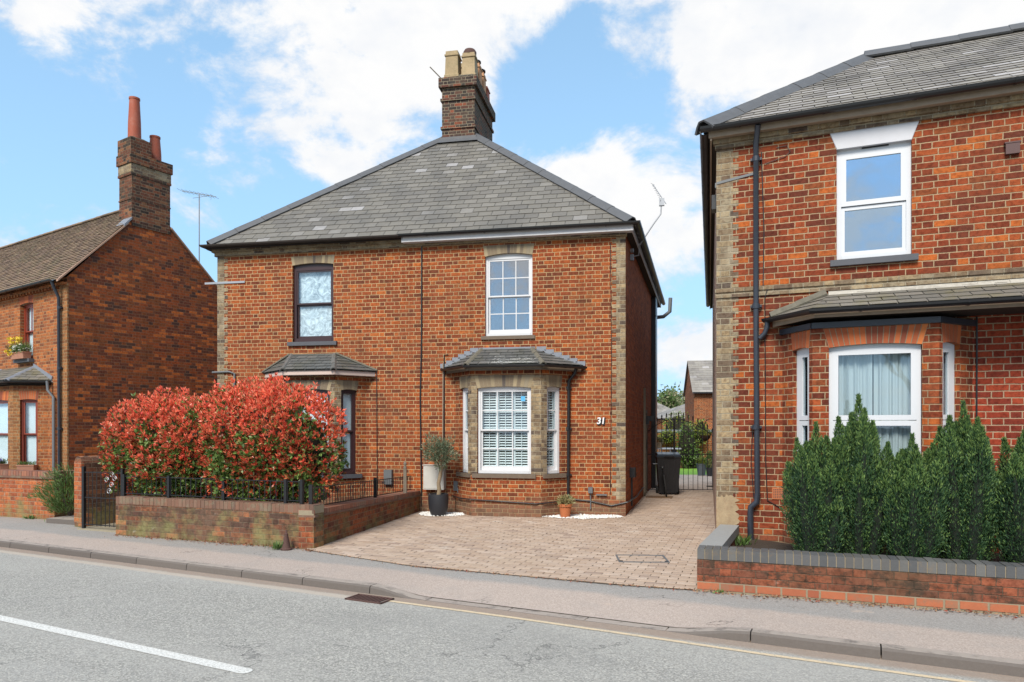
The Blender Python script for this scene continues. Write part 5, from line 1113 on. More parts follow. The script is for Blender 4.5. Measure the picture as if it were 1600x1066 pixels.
# double arched gate across the passage
gg = empty('arched_iron_gates', (3.95, 17.75, 0), R_(-4)); tag(gg, 'pair of tall black iron gates with an arched top and finials across the passage', 'gates')
GQ = Pl((-.58, 0), (1, 0)); Wd = 1.72; ct = .72
top_ = lambda u: 1.93-.46*(abs(u-ct)/(1.0))**2*(1.0 if u > ct else 1.5)
for (nm, a, b) in (('gate_leaf', .0, ct-.02), ('gate_leaf', ct+.05, Wd)):
    mb = MB(); n_ = 6 if a == 0 else 8; bars(mb, GQ, a, b, 0, .06, top_, n_, .0075)
    for i in range(n_):
        u = a+(b-a)*(i+.5)/n_; z = top_(u); mb.lathe([(.008, -.02), (.022, .0), (.012, .02), (.020, .045), (.003, .10)], GQ.p(u, 0, z), 6)
    pts = [GQ.p(a+(b-a)*t/10, 0, top_(a+(b-a)*t/10)-.10) for t in range(11)]; mb.tube(pts, .010, 5)
    for z in (.07, .95): mb.tube([GQ.p(a, 0, z), GQ.p(b, 0, z)], .009, 5)
    mb.build(nm, 'black_iron', gg)
mb = MB(); GQ.box(mb, ct-.02, ct+.02, -.02, .02, -.0, 1.86); mb.build('meeting_stile', 'black_iron', gg)
mb = MB(); GQ.box(mb, ct-.06, ct+.05, -.05, .03, .98, 1.08); GQ.box(mb, Wd-.2, Wd, -.02, .01, .14, .17); mb.build('latch', 'black_iron', gg)

# ================================================================== things on the drive
def bin_(loc, rz, label):
    b_ = empty('wheelie_bin', loc, rz); tag(b_, label, 'wheelie bin', 'wheelie bins by the iron gates')
    m = MB(); m.hexa([(-.22, -.22, .07), (.22, -.22, .07), (.22, .2, .07), (-.22, .2, .07)], [(-.28, -.31, .92), (.28, -.31, .92), (.28, .30, .92), (-.28, .30, .92)])
    m.box(-.29, .29, -.325, .315, .90, .935)
    for x in (-.14, 0, .14): m.hexa([(x-.02, -.238, .15), (x+.02, -.238, .15), (x+.02, -.2, .15), (x-.02, -.2, .15)], [(x-.02, -.315, .84), (x+.02, -.315, .84), (x+.02, -.28, .84), (x-.02, -.28, .84)])
    m.build('bin_body', 'black_plastic', b_)
    m = MB(); m.hexa([(-.30, -.34, .936), (.30, -.34, .936), (.30, .34, .936), (-.30, .34, .936)], [(-.26, -.28, .985), (.26, -.28, .985), (.27, .30, 1.02), (-.27, .30, 1.02)]); m.box(-.12, .12, -.375, -.34, .93, .96); m.build('lid', 'black_plastic', b_)
    m = MB(); m.tube([(-.25, .34, .98), (-.25, .39, 1.0), (.25, .39, 1.0), (.25, .34, .98)], .014, 6); m.build('handle', 'black_plastic', b_)
    for x in (-.25, .25): m = MB(); m.tube([(x-.025, .20, .1), (x+.025, .20, .1)], .10, 16); m.build('wheel', 'tyre', b_)
bin_((3.80, 17.15, 0), R_(-8), 'black wheelie bin in front of the iron gates')
m = None
bk_ = empty('bicycle', (3.66, 16.75, 0), R_(80)); tag(bk_, 'small dark bicycle leaning against the black wheelie bin', 'bicycle')
for x in (-.36, .36):
    m = MB(); pts = [(x+.25*math.cos(t*math.pi/12), 0, .26+.25*math.sin(t*math.pi/12)) for t in range(25)]; m.tube(pts, .018, 6, cap=False); wh = m.build('wheel', 'tyre', bk_)
    m = MB(); [m.tube([(x, 0, .26), (x+.24*math.cos(t*.52), 0, .26+.24*math.sin(t*.52))], .002, 3) for t in range(12)]; m.build('spokes', 'galvanised', wh)
m = MB(); J = dict(r=(-.36, 0, .26), b=(-.05, 0, .24), s=(-.14, 0, .58), h=(.24, 0, .60), f=(.36, 0, .26))
for a, b_ in (('r', 'b'), ('b', 's'), ('s', 'r'), ('s', 'h'), ('b', 'h'), ('h', 'f')): m.tube([J[a], J[b_]], .015, 6)
m.tube([(-.14, 0, .58), (-.16, 0, .68)], .012, 6); m.build('bike_frame', 'black_iron', bk_)
m = MB(); m.tube([(.24, 0, .60), (.22, 0, .76), (.20, -.2, .78)], .012, 6); m.tube([(.22, 0, .76), (.20, .2, .78)], .012, 6); m.build('handlebar', 'galvanised', bk_)
m = MB(); m.lathe([(.02, 0), (.06, .02), (.05, .04), (.01, .05)], (-.18, 0, .67), 10); m.build('saddle', 'black_plastic', bk_)
bk_.rotation_euler = (0, R_(0), R_(80)); bk_.rotation_euler.x = R_(-7)
mb = MB(); mb.box(-.3, .3, -.2, .2, .006, .022); tag(mb.build('door_mat', 'plank_pale', None, (3.42, 16.35, 0), R_(-15)), 'worn brown door mat on the paving by the side door', 'door mat')

# olive tree in a black pot
px_, py_ = -1.35, 12.92
pt = empty('black_planter', (px_, py_, 0)); tag(pt, 'round black planter holding the olive tree on white pebbles', 'plant pot')
m = MB(); m.lathe([(.0, .0), (.14, 0), (.175, .12), (.19, .30), (.185, .385), (.165, .385), (.165, .33), (.0, .33)], (0, 0, .02), 28); m.build('pot_shell', 'pot_black', pt)
m = MB(); m.lathe([(.0, 0), (.163, .0), (.163, .012), (.0, .02)], (0, 0, .345), 20); m.build('pot_soil', 'soil', pt)
ol = empty('olive_tree', (px_, py_, .35)); tag(ol, 'small olive tree with a round airy crown by the meter box', 'tree')
m = MB(); m.tube([(0, 0, 0), (.015, 0, .12), (.0, .01, .25), (.03, 0, .38), (.05, 0, .52), (.06, 0, .66)], [.042, .038, .034, .034, .028, .018], 10)
for a in range(9): t = a*2.4; m.tube([(.04, 0, .46+.02*a), (.04+.10*math.cos(t), .10*math.sin(t), .62+.02*a), (.05+.22*math.cos(t), .22*math.sin(t), .76+.03*a)], .010, 5, r2=.003)
m.build('trunk', 'bark', ol)
n_ = 3400; d_ = RNG.normal(size=(n_, 3)); d_ /= np.linalg.norm(d_, axis=1)[:, None]; rr_ = RNG.random(n_)**.45; tw = .8+.3*np.sin(d_[:, 0]*5+1)*np.sin(d_[:, 2]*6)
pos = np.array([.02, 0, .82])+d_*np.array([.39, .34, .36])*(rr_*tw)[:, None]; leafmesh('crown', n_, pos, d_+RNG.normal(size=(n_, 3))*.6+np.array([0, 0, .5]), .055*(.7+.6*RNG.random(n_)), .013, ['olive_leaf'], np.zeros(n_), ol)
tp = empty('terracotta_pot', (.955, 12.62, 0)); tag(tp, 'small terracotta pot standing by the black downpipe', 'plant pot')
m = MB(); m.lathe([(.0, .0), (.085, 0), (.115, .19), (.13, .19), (.132, .235), (.115, .235), (.11, .20), (.0, .20)], (0, 0, .02), 24); m.build('pot_shell', 'terracotta', tp)
leafball('succulent_plant', (0, 0, .07), (.14, .13, .10), 420, .06, .022, ['succulent'], [1], None, .7, .6, (.955, 12.62, .22)); tag(bpy.data.objects['succulent_plant'], 'yellowish leafy plant in the terracotta pot', 'plant')
# pebbles
def pebbles(name, pts, n, label):
    m = MB(); m.cur = 0; poly = pts
    mnx, mxx = min(p[0] for p in poly), max(p[0] for p in poly); mny, mxy = min(p[1] for p in poly), max(p[1] for p in poly); k = 0
    def inside(x, y):
        r = False; j = len(poly)-1
        for i in range(len(poly)):
            if (poly[i][1] > y) != (poly[j][1] > y) and x < (poly[j][0]-poly[i][0])*(y-poly[i][1])/(poly[j][1]-poly[i][1])+poly[i][0]: r = not r
            j = i
        return r
    while k < n:
        x, y = random.uniform(mnx, mxx), random.uniform(mny, mxy)
        if not inside(x, y): continue
        r = random.uniform(.010, .022); z = random.uniform(.010, .022); a = random.uniform(0, 3); vs = []
        for q_, (s1, zz) in enumerate(((.0, -1), (.8, -.4), (1, .1), (.7, .7), (.0, .95))):
            for t in range(5): vs.append((x+r*s1*math.cos(a+t*1.257), y+r*.8*s1*math.sin(a+t*1.257), z+r*.65*zz))
        m.add(vs, [(i*5+t, i*5+(t+1) % 5, (i+1)*5+(t+1) % 5, (i+1)*5+t) for i in range(4) for t in range(5)], True); k += 1
    return tag(m.build(name, 'pebble'), label, 'pebbles', kind='stuff')
pebbles('white_pebbles', [(-1.72, 12.98), (-1.5, 12.78), (-1.1, 12.80), (-.88, 12.92), (-.92, 13.25), (-1.3, 13.35), (-1.7, 13.4)], 650, 'white pebbles round the black planter')
pebbles('white_pebbles', [(.50, 12.68), (.72, 12.60), (.85, 12.50), (1.05, 12.48), (1.25, 12.36), (1.42, 12.46), (1.7, 12.47), (1.85, 12.58), (2.02, 12.62), (2.0, 12.84), (1.2, 12.98), (.9, 13.0)], 900, 'white pebbles along the foot of the front wall')
# old cone-shaped weight and litter at the wall corner
m = MB(); m.lathe([(.0, 0), (.075, 0), (.075, .02), (.055, .03), (.022, .20), (.026, .215), (.012, .225), (.014, .25), (.0, .27)], (0, 0, 0), 14); tag(m.build('rusty_cone', 'rust', None, (-3.0, 9.36, -.01)), 'small rusty iron cone on the pavement against the garden wall', 'bollard')
def litter(name, fn, n, label, mats=['litter'], L=.03, W=.015):
    P_ = np.array([fn() for _ in range(n)]); ax = RNG.normal(size=(n, 3))*[1, 1, .15]
    return tag(leafmesh(name, n, P_, ax, L*(.5+RNG.random(n)), W*(.5+RNG.random(n)), mats, RNG.integers(0, len(mats), n)), label, 'leaf litter', kind='stuff')
def alongw():
    t = random.random()**.8*3.4; s_ = abs(random.gauss(0, .07)); a = w1.rotation_euler.z; return (-6+math.cos(a)*t+math.sin(a)*(s_+.02), 10.66+math.sin(a)*t-math.cos(a)*(s_+.02), .0+random.random()*.012)
litter('fallen_leaves', alongw, 520, 'fallen leaves along the foot of the old wall', ['litter', 'leaf_bronze'])
def alongr():
    t = random.random()*5; s_ = abs(random.gauss(0, .07)); a = R_(-20.3); return (1.84+math.cos(a)*t+math.sin(a)*(s_+.02), 7.0+math.sin(a)*t-math.cos(a)*(s_+.02), random.random()*.012)
litter('fallen_leaves', alongr, 900, 'dry litter and soil along the foot of the right wall', ['litter'], .026, .016)
def drvf():
    i = random.randrange(len(front)-1); a_, b_ = front[i], front[i+1]; t = random.random(); return (a_[0]+(b_[0]-a_[0])*t+random.gauss(0, .02), a_[1]+(b_[1]-a_[1])*t-abs(random.gauss(0, .03)), random.random()*.008)
litter('fallen_leaves', drvf, 500, 'grit and dry bits along the front edge of the paving', ['litter'], .02, .014)
def kerbd():
    x, y = K(random.uniform(-1.3, 1.6), .15+abs(random.gauss(0, .10))); return (x, y, -.05+random.random()*.01-.02)

# ================================================================== planting
a = w1.rotation_euler.z
hd = empty('red_hedge', (-4.4, 10.8, 0)); tag(hd, 'dense hedge of glossy red and green leaves behind the old brick wall', 'hedge')
lumps = [((-6.06, 11.55, 1.28), (.52, .62, .76)), ((-5.45, 11.35, 1.32), (.66, .62, .80)), ((-4.75, 11.05, 1.30), (.70, .62, .76)), ((-4.0, 10.75, 1.42), (.66, .62, .84)), ((-3.35, 10.45, 1.40), (.62, .60, .84)), ((-2.97, 10.30, 1.30), (.50, .52, .74)), ((-5.0, 10.95, .95), (.8, .45, .5)), ((-3.7, 10.45, .95), (.8, .45, .5))]
P_, A_, T_ = [], [], []
allp = []
nros = 12500; wts = np.array([l[1][0]*l[1][2] for l in lumps]); wts /= wts.sum()
pk = RNG.choice(len(lumps), size=nros, p=wts)
for i in range(nros):
    c_, r_ = lumps[pk[i]]; d_ = RNG.normal(size=3); d_ /= np.linalg.norm(d_)
    if d_[1] > .45: d_[1] *= -1
    sq = 1/max(.001, (abs(d_[0])**2.6+abs(d_[1])**2.6+abs(d_[2])**2.6)**(1/2.6)); rad = min(sq, 1.25)*(1-.30*RNG.random()**1.7)*(1+.07*math.sin(d_[0]*9+c_[0]*3)*math.sin(d_[2]*8+1))
    p = np.array(c_)+d_*np.array(r_)*rad
    if p[2] < .50: continue
    inside = 0
    for k, (c2, r2) in enumerate(lumps):
        if k != pk[i] and (((p-np.array(c2))/np.array(r2))**2).sum() < .28: inside = 1
    if inside: continue
    allp.append((p, d_, rad))
L_, W_, mi_ = [], [], []
cz = lambda p: (p[2]-.5)/1.7
for p, d_, rad in allp:
    hgt = cz(p); gz = math.sin(p[0]*5.1+1.3)*math.sin(p[2]*6.3+p[0]*2)+.6*math.sin(p[0]*11+p[2]*9); red = RNG.random() < (.28+.76*hgt+.20*(rad > .95)-.55*max(0, gz)*(1.1-.6*hgt)); n = 7 if red else 5
    left = p[0] < -4.6
    if d_[2] > .45 and RNG.random() < .5: p = p+np.array([RNG.normal()*.03, RNG.normal()*.03, RNG.random()*.13])
    cen = d_*.8+np.array([0, 0, .75 if red else .2]); cen /= np.linalg.norm(cen)
    if red: m = 1 if (RNG.random() < max(0, hgt-.28)*1.8) else (0 if RNG.random() < .75 else 2)
    else: m = 3
    for k in range(n):
        ax = cen+RNG.normal(size=3)*(.45 if red else .9); P_.append(p); A_.append(ax); L_.append(RNG.uniform(.048, .082)); W_.append(RNG.uniform(.016, .026) if red else RNG.uniform(.026, .038)); mi_.append(m if RNG.random() < .88 else 2+RNG.integers(0, 2))
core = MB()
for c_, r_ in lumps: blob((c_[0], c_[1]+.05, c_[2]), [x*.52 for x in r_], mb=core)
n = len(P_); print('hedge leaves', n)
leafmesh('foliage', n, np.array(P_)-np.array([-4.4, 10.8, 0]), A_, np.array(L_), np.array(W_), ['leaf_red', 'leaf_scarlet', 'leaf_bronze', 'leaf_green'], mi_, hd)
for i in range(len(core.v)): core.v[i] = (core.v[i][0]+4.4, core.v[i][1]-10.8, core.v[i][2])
core.build('inner_filler', 'hedge_core', hd)  # dark lumps added inside the leaves to block the view through
m = MB()
for x, y in ((-6.1, 11.6), (-5.2, 11.25), (-4.3, 10.95), (-3.4, 10.55)):
    for k in range(4): t = k*1.6; m.tube([(x+4.4+.05*math.cos(t), y-10.8+.05*math.sin(t), 0), (x+4.4+.1*math.cos(t), y-10.8+.1*math.sin(t), .4), (x+4.4+.25*math.cos(t), y-10.8+.2*math.sin(t), .9)], .02, 5, r2=.008)
m.build('stems', 'bark_dark', hd)
# yews in a row behind the right-hand wall
def yew(i, a_, b_, h, wr, label, seed):
    rg = np.random.default_rng(seed); ca = R_(-20.3); X = 1.84+math.cos(ca)*a_-math.sin(ca)*b_; Y = 7.0+math.sin(ca)*a_+math.cos(ca)*b_
    r0 = empty('yew_bush', (X, Y, .2)); tag(r0, label, 'yew bush', 'dark green yews behind the low wall')
    P_, A_, L_, M_ = [], [], [], []; core = MB()
    npl = 24
    for k in range(npl):
        t = k*2.4+rg.uniform(-.4, .4); q = (k/(npl-1))**.55; rad = wr*.86*q
        bx, by = rad*.42*math.cos(t), rad*.42*math.sin(t); tx, ty = rad*1.02*math.cos(t), rad*1.02*math.sin(t)
        hh = h*(.93-.36*q*rg.uniform(.1, 1.3)) if k else h; rp_ = wr*rg.uniform(.24, .36)*(1 if k else .72)
        n = int(3400*hh*(rp_/.13)); u = rg.random(n)**.8
        body = np.minimum(1, .28+u*2.6)*np.where(u < .62, 1.0, 1-(u-.62)/.38*.78)*np.minimum(1, (1-u)*9+.05)     # swelling low, a narrow spire on top
        ang = rg.random(n)*6.283; lump = 1+.20*np.sin(ang*3+u*17+k)+.16*np.sin(ang*5-u*37+2*k)+.10*np.sin(ang*9+u*60); rr = rp_*body*lump*(1-.45*rg.random(n)**2.2)
        x = bx+(tx-bx)*u+rr*np.cos(ang); y = by+(ty-by)*u+rr*np.sin(ang); z = .03+hh*u
        P_.append(np.stack([x, y, z], 1)); A_.append(np.stack([np.cos(ang)*.8, np.sin(ang)*.8, np.full(n, .9)+u], 1)+rg.normal(size=(n, 3))*.45)
        L_.append(.016+.018*rg.random(n)+.012*u); tip = (rg.random(n) < .08+.40*(u > .8)+.34*(lump > 1.18)); M_.append(tip.astype(int))
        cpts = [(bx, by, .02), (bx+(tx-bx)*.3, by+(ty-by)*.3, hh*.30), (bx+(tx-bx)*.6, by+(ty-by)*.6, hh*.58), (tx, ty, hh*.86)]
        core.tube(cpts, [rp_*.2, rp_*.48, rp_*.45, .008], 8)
    P_ = np.concatenate(P_); A_ = np.concatenate(A_); L_ = np.concatenate(L_); M_ = np.concatenate(M_)
    leafmesh('foliage', len(P_), P_, A_, L_, .006+.005*RNG.random(len(P_)), ['yew_leaf', 'yew_tip'], M_, r0)
    core.build('inner_filler', 'yew_core', r0)  # dark columns added inside the plumes so no gaps show through
yl = ['yew bush nearest the downpipe, beside the left bay window', 'yew bush with the tall spire in front of the bay, next after the end one', 'yew bush in front of the middle of the wide bay window', 'yew bush below the right pier of the bay', 'yew bush before the plain wall right of the bay', 'yew bush cut by the photo edge']
for i, (a_, b_, h, wr) in enumerate([(1.12, .62, 1.42, .35), (1.52, .70, 1.70, .35), (1.98, .58, 1.30, .38), (2.43, .68, 1.62, .37), (2.97, .62, 1.56, .38), (3.52, .62, 1.50, .40)]): yew(i, a_, b_, h, wr, yl[i], 40+i)
# green shrub at the cottage opening, window boxes, weeds
sh = empty('feathery_shrub', (-7.75, 12.35, 0)); tag(sh, 'feathery green shrub between the cottage wall and the tall wall end', 'shrub')
n = 2600; t = RNG.random(n); ang = RNG.random(n)*6.28; rr = .12+.33*RNG.random(n)*(.5+t); P_ = np.stack([rr*np.cos(ang), rr*np.sin(ang), .12+.85*t*(1-.4*(rr/.45)**2)], 1)
leafmesh('foliage', n, P_, np.stack([np.cos(ang), np.sin(ang), np.full(n, 1.)], 1)+RNG.normal(size=(n, 3))*.5, .10+.06*RNG.random(n), .012, ['bush_leaf'], np.zeros(n), sh)
m = MB(); [m.tube([(0, 0, 0), (.12*math.cos(k), .12*math.sin(k), .4), (.25*math.cos(k), .25*math.sin(k), .75)], .008, 4) for k in range(7)]; m.build('stems', 'bark_dark', sh)
def wbox(pl, u0, u1, z, root, label, plabel, flowers, h=.14, proud=.22):
    c0_ = pl.p((u0+u1)/2, -proud/2-.01, z); M_ = root.matrix_basis; L3 = M_ @ Vector(c0_); rz = root.rotation_euler.z+math.atan2(pl.t[1], pl.t[0]); w_ = (u1-u0)/2
    bo = empty('window_box', L3, rz); tag(bo, label, 'window box')
    m = MB(); m.hexa([(-w_*.96, -.08, 0), (w_*.96, -.08, 0), (w_*.96, .08, 0), (-w_*.96, .08, 0)], [(-w_, -.10, h), (w_, -.10, h), (w_, .09, h), (-w_, .09, h)]); m.box(-w_-.01, w_+.01, -.11, .10, h, h+.02); m.build('trough', 'terracotta_pale', bo)
    fo = empty('box_flowers', L3+Vector((0, 0, h)), rz); tag(fo, plabel, 'flowers')
    n = flowers[0]; P_ = np.stack([RNG.uniform(-w_, w_, n), RNG.uniform(-.09, .09, n), RNG.random(n)*.05], 1); leafmesh('leaves', n, P_, RNG.normal(size=(n, 3))*.4+[0, -.2, 1], flowers[1]*(.6+.8*RNG.random(n)), .012, ['bush_leaf'], np.zeros(n), fo)
    for matn, cnt, zlo, zhi, sz, xlo, xhi in flowers[2]:
        Pp, Aa = [], []
        for _ in range(cnt):
            c_ = np.array([random.uniform(xlo, xhi)*w_, random.uniform(-.14, .02), random.uniform(zlo, zhi)])
            for k in range(8): dd_ = RNG.normal(size=3); dd_[2] = abs(dd_[2])*.8; Pp.append(c_); Aa.append(dd_)
        leafmesh('petals', len(Pp), Pp, Aa, sz, sz*.7, [matn], np.zeros(len(Pp)), fo)
    if flowers[2]: leafmesh('trailing_leaves', 260, np.stack([RNG.uniform(-w_*1.1, w_, 260), RNG.uniform(-.14, 0, 260), RNG.uniform(0, .17, 260)], 1), RNG.normal(size=(260, 3)), .05, .03, ['bush_leaf'], np.zeros(260), fo)
wbox(LF, lw[0]-.02, lw[1]-.02, 3.30, L, 'terracotta window box on the cottage upper sill', 'yellow and white spring flowers in the upper window box', (420, .22, [('petal_yellow', 22, .14, .36, .075, -1, .3), ('petal_white', 34, .0, .18, .05, -1, 1), ('petal_yellow', 22, -.06, .08, .07, -1.25, -.4)]))
wbox(LB[2], .16, .52, .63, L, 'low terracotta window box at the side of the cottage bay', 'short green plants in the low side window box', (200, .07, []), .10, .17)
wbox(LB[1], 1.55, 2.05, .63, L, 'terracotta window box at the front of the cottage bay', 'pale blue flowers in the cottage bay front box', (200, .10, [('petal_blue', 30, .02, .12, .045, -1, 1)]), .12, .17)
def tuft(loc, n, h, label, name='weed', mats=['bush_leaf'], r=.06):
    P_ = np.stack([RNG.normal(size=n)*r, RNG.normal(size=n)*r*.6, np.zeros(n)], 1); return tag(leafmesh(name, n, P_, RNG.normal(size=(n, 3))*.5+[0, 0, 1], h*(.5+RNG.random(n)), .018, mats, RNG.integers(0, len(mats), n), loc=loc), label, 'weed')
tuft((2.72, 8.42, .2), 90, .13, 'bright green weed in the corner of the raised bed')
tuft((2.03, 6.90, -.01), 30, .035, 'tiny green weed at the foot of the right wall', r=.03)
tuft((-3.12, 9.38, -.01), 60, .10, 'green weed beside the rusty cone', r=.05)
tuft((-7.7, 12.18, -.01), 70, .07, 'low weeds at the foot of the cottage wall', r=.16)
tuft((-8.6, 12.56, -.01), 60, .07, 'small weeds below the cottage wall, away from its end', r=.05)

# ================================================================== back garden and what stands beyond
gw = empty('back_garden_wall', (8.6, 28.6, 0), R_(-4)); tag(gw, 'orange brick wall with pale coping closing the back garden', 'garden wall')
MB().box(-4, 6, -.1, .12, 0, 1.45).build('brickwork', 'brick_orange', gw); MB().box(-4, 6, -.14, .16, 1.451, 1.56).build('coping', 'lead_light', gw)
def house(name, loc, rz, w_, d_, h, rh, bm, rm, label, hip=False, gauge=.3, cat='house'):
    r0 = empty(name, loc, rz); tag(r0, label, cat)
    m = MB(); m.box(0, w_, 0, d_, -.1, h)
    if not hip: m.quad((0, 0, h), (0, d_, h), (0, d_/2, h+rh)); m.quad((w_, 0, h), (w_, d_, h), (w_, d_/2, h+rh))
    m.build('brick_walls', bm, r0); m = MB(); o = .2
    if hip:
        i_ = d_/2; A_ = (i_, d_/2, h+rh); B_ = (w_-i_, d_/2, h+rh); c = [(-o, -o, h), (w_+o, -o, h), (w_+o, d_+o, h), (-o, d_+o, h)]
        slates(m, [c[0], c[1], B_, A_], gauge, .4); slates(m, [c[3], c[0], A_], gauge, .4); slates(m, [c[1], c[2], B_], gauge, .4); m.quad(c[2], c[3], A_, B_)
    else:
        slates(m, [(-.12, -o, h-.1), (w_+.12, -o, h-.1), (w_+.12, d_/2, h+rh+.05), (-.12, d_/2, h+rh+.05)], gauge, .4); m.quad((-.12, d_+o, h-.1), (w_+.12, d_+o, h-.1), (w_+.12, d_/2, h+rh+.05), (-.12, d_/2, h+rh+.05))
    rr = m.build('roof', rm, r0)
    m = MB(); m.box(-.1, w_+.1, -.3, -.2, h-.16, h-.08); m.build('gutter', 'black_plastic', r0); return r0
house('slate_roofed_outbuilding', (10.35, 40, 0), R_(-8), 9, 5, 3.75, 1.9, 'brick_orange', 'slate_right', 'brick building with a steep grey slate roof beyond the back gardens', gauge=.25)
h2 = house('hip_roofed_house', (13.2, 62, 0), R_(4), 9, 7, 2.5, 1.5, 'brick_orange', 'slate_right', 'distant orange brick house with a hipped grey slate roof', hip=True)
for i in range(4): m = MB(); m.box(.6+i*1.9, 1.5+i*1.9, -.05, .05, .7, 2.2); m.build('window', 'upvc', h2)
h3 = house('grey_roofed_bungalow', (10.8, 74, 0), R_(0), 8, 6, 2.6, 1.9, 'render_pink', 'slate_right', 'distant pale house whose grey roof shows beside the black downpipe', hip=True)
def bush(name, loc, r, n, mats, probs, label, L=.10, cat='shrub', z=None):
    r0 = empty(name, loc); tag(r0, label, cat); leafball('foliage', (0, 0, r[2]), r, n, L, L*.45, mats, probs, r0, .5, .3, core=(.75, 'hedge_core'))
    m = MB(); [m.tube([(0, 0, 0), (.2*r[0]*math.cos(k*2), .2*r[1]*math.sin(k*2), r[2]*.8)], .02, 5) for k in range(4)]; m.build('stems', 'bark_dark', r0)
bush('climbing_shrub', (6.95, 28.0, .15), (.42, .35, .85), 700, ['bush_leaf', 'leaf_green'], [.7, .3], 'airy green shrub against the back garden wall', .11)
bush('dark_shrub', (7.15, 28.2, 0), (.5, .3, .45), 500, ['leaf_green', 'bush_leaf'], [.7, .3], 'low darker shrub at the foot of the back garden wall', .10)
bush('yellow_shrub', (6.25, 28.3, 1.05), (.36, .3, .24), 500, ['bush_yellow', 'bush_leaf'], [.6, .4], 'yellow green plant spilling over the back garden wall', .09)
bush('yellow_climber', (7.5, 28.1, .95), (.30, .3, .50), 700, ['bush_yellow', 'bush_leaf'], [.7, .3], 'yellow green climber by the hanging basket', .09)
bush('pale_shrub', (8.9, 38, 0), (.8, .8, 1.25), 1200, ['bush_leaf', 'bush_yellow'], [.5, .5], 'pale shrub between the roofs and the garden wall', .14)
def pot(loc, r, h, m_, label, plant, pr, pm):
    p_ = empty('garden_pot', loc); tag(p_, label, 'plant pot', 'pots on the patio'); m = MB(); m.lathe([(0, 0), (r*.75, 0), (r, h), (r*1.06, h), (r*1.06, h+.03), (r*.9, h+.03), (r*.9, h-.03), (0, h-.03)], (0, 0, 0), 18); m.build('pot_shell', m_, p_)
    q_ = empty('pot_plant', (loc[0], loc[1], loc[2]+h-.02)); tag(q_, plant, 'plant'); leafball('foliage', (0, 0, pr[2]*.8), pr, 700, .07, .025, pm, [1]*len(pm), q_, .6, .4)
pot((6.46, 24.0, 0), .165, .38, 'pot_grey', 'large grey pot on the patio beyond the gates', 'rounded yellow green plant in the large grey pot', (.17, .17, .14), ['bush_yellow', 'bush_leaf'])
pot((6.66, 23.7, 0), .13, .26, 'pot_black', 'smaller dark pot beside the large grey pot', 'upright dark plant in the smaller dark pot', (.12, .12, .34), ['bush_leaf', 'leaf_green'])
pot((4.65, 22.4, .98), .13, .16, 'render_cream', 'small pale pot on the table behind the gates', 'low pale plant in the small pot', (.14, .12, .1), ['succulent'])
tb = empty('garden_table', (4.9, 22.4, 0)); tag(tb, 'white garden table behind the bins', 'table'); m = MB(); m.lathe([(0, 0), (.48, 0), (.48, .03), (0, .035)], (0, 0, .95), 24); m.build('table_top', 'upvc', tb)
for k in range(4): m = MB(); m.tube([(.3*math.cos(k*1.57+.8), .3*math.sin(k*1.57+.8), 0), (.25*math.cos(k*1.57+.8), .25*math.sin(k*1.57+.8), .95)], .02, 6); m.build('table_leg', 'upvc', tb)
hb = empty('hanging_basket', (5.27, 19.2, 1.42)); tag(hb, 'hanging basket on a bracket beyond the gates', 'hanging basket')
m = MB(); m.lathe([(0, -.16), (.07, -.14), (.13, -.06), (.15, .0), (.14, .0), (0, -.02)], (0, 0, 0), 18); m.build('basket', 'coir', hb); leafball('foliage', (0, 0, .06), (.17, .17, .08), 400, .05, .018, ['bush_leaf', 'bush_yellow'], [.5, .5], hb, .6, .4)
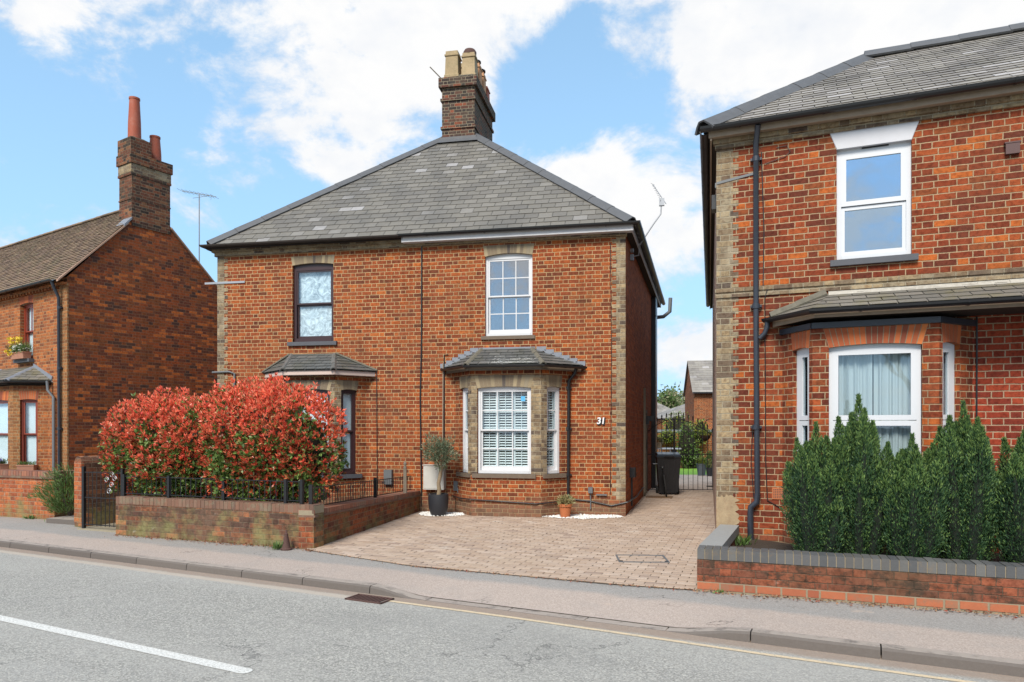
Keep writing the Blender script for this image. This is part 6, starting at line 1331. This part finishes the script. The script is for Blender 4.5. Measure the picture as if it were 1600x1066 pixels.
m = MB(); [m.tube([(.14*math.cos(k*2.1), .14*math.sin(k*2.1), 0), (0, 0, .38)], .004, 4) for k in range(3)]; m.tube([(0, 0, .38), (.1, 0, .44), (.26, 0, .44)], .01, 5); m.build('chains', 'black_iron', hb)
def tree(name, loc, h, cw, n, label, mats, L=.3, bare=0, rg=None, group=None):
    r0 = empty(name, loc); tag(r0, label, 'tree', group); m = MB(); rnd = random.Random(int(abs(loc[0]*7+loc[1]*3)))
    tips = []
    def br(p, d_, l, r, k):
        q_ = p+d_*l*.5+Vector((rnd.uniform(-1, 1), rnd.uniform(-1, 1), 0))*l*.05; e = p+d_*l; m.tube([p, q_, e], r, 5 if k > 1 else 8, cap=False, r2=r*.65)
        if k >= (5 if bare else 4): tips.append(e); return
        for j in range(3 if k else 4):
            nd = (d_+Vector((rnd.uniform(-1, 1), rnd.uniform(-1, 1), rnd.uniform(-.2, .7)))*.75).normalized(); br(e, nd, l*rnd.uniform(.6, .8), r*.6, k+1); 
            if k >= 2: tips.append(e)
    br(Vector((0, 0, 0)), Vector((0, 0, 1)), h*.30, h*.022, 0); m.build('trunk', 'bark_dark', r0)
    if n:
        c = np.array([tuple(tips[i]) for i in RNG.integers(0, len(tips), n)])+RNG.normal(size=(n, 3))*cw*.09; leafmesh('crown', n, c, RNG.normal(size=(n, 3))+[0, 0, .3], L*(.6+.8*RNG.random(n)), L*.5, mats, RNG.integers(0, len(mats), n), r0)
tree('garden_tree', (18.6, 82, 0), 6.6, 6, 1900, 'pale spring tree showing above the distant roofs', ['tree_far', 'bush_leaf'], .40)
tree('distant_tree', (22.6, 94, 0), 6.6, 6, 1500, 'greyer bare topped tree beside the pale spring tree', ['tree_far'], .36)
# over the road, behind the camera: the bare trees the windows mirror
for i, (x, y, h) in enumerate([(-9, -17, 8.5), (-2.5, -19, 9.5), (4, -17, 8.6), (11, -19, 9.5)]): tree('street_tree', (x, y, 0), h, 5, 0, ['bare tree over the road mirrored in the lower panes', 'taller bare tree over the road', 'slim bare tree over the road', 'broad bare tree over the road'][i], ['tree_far'], bare=1)
bush('roadside_hedge', (0, -15, 0), (18, .8, .9), 3000, ['leaf_green'], [1], 'long green hedge over the road', .12, 'hedge')
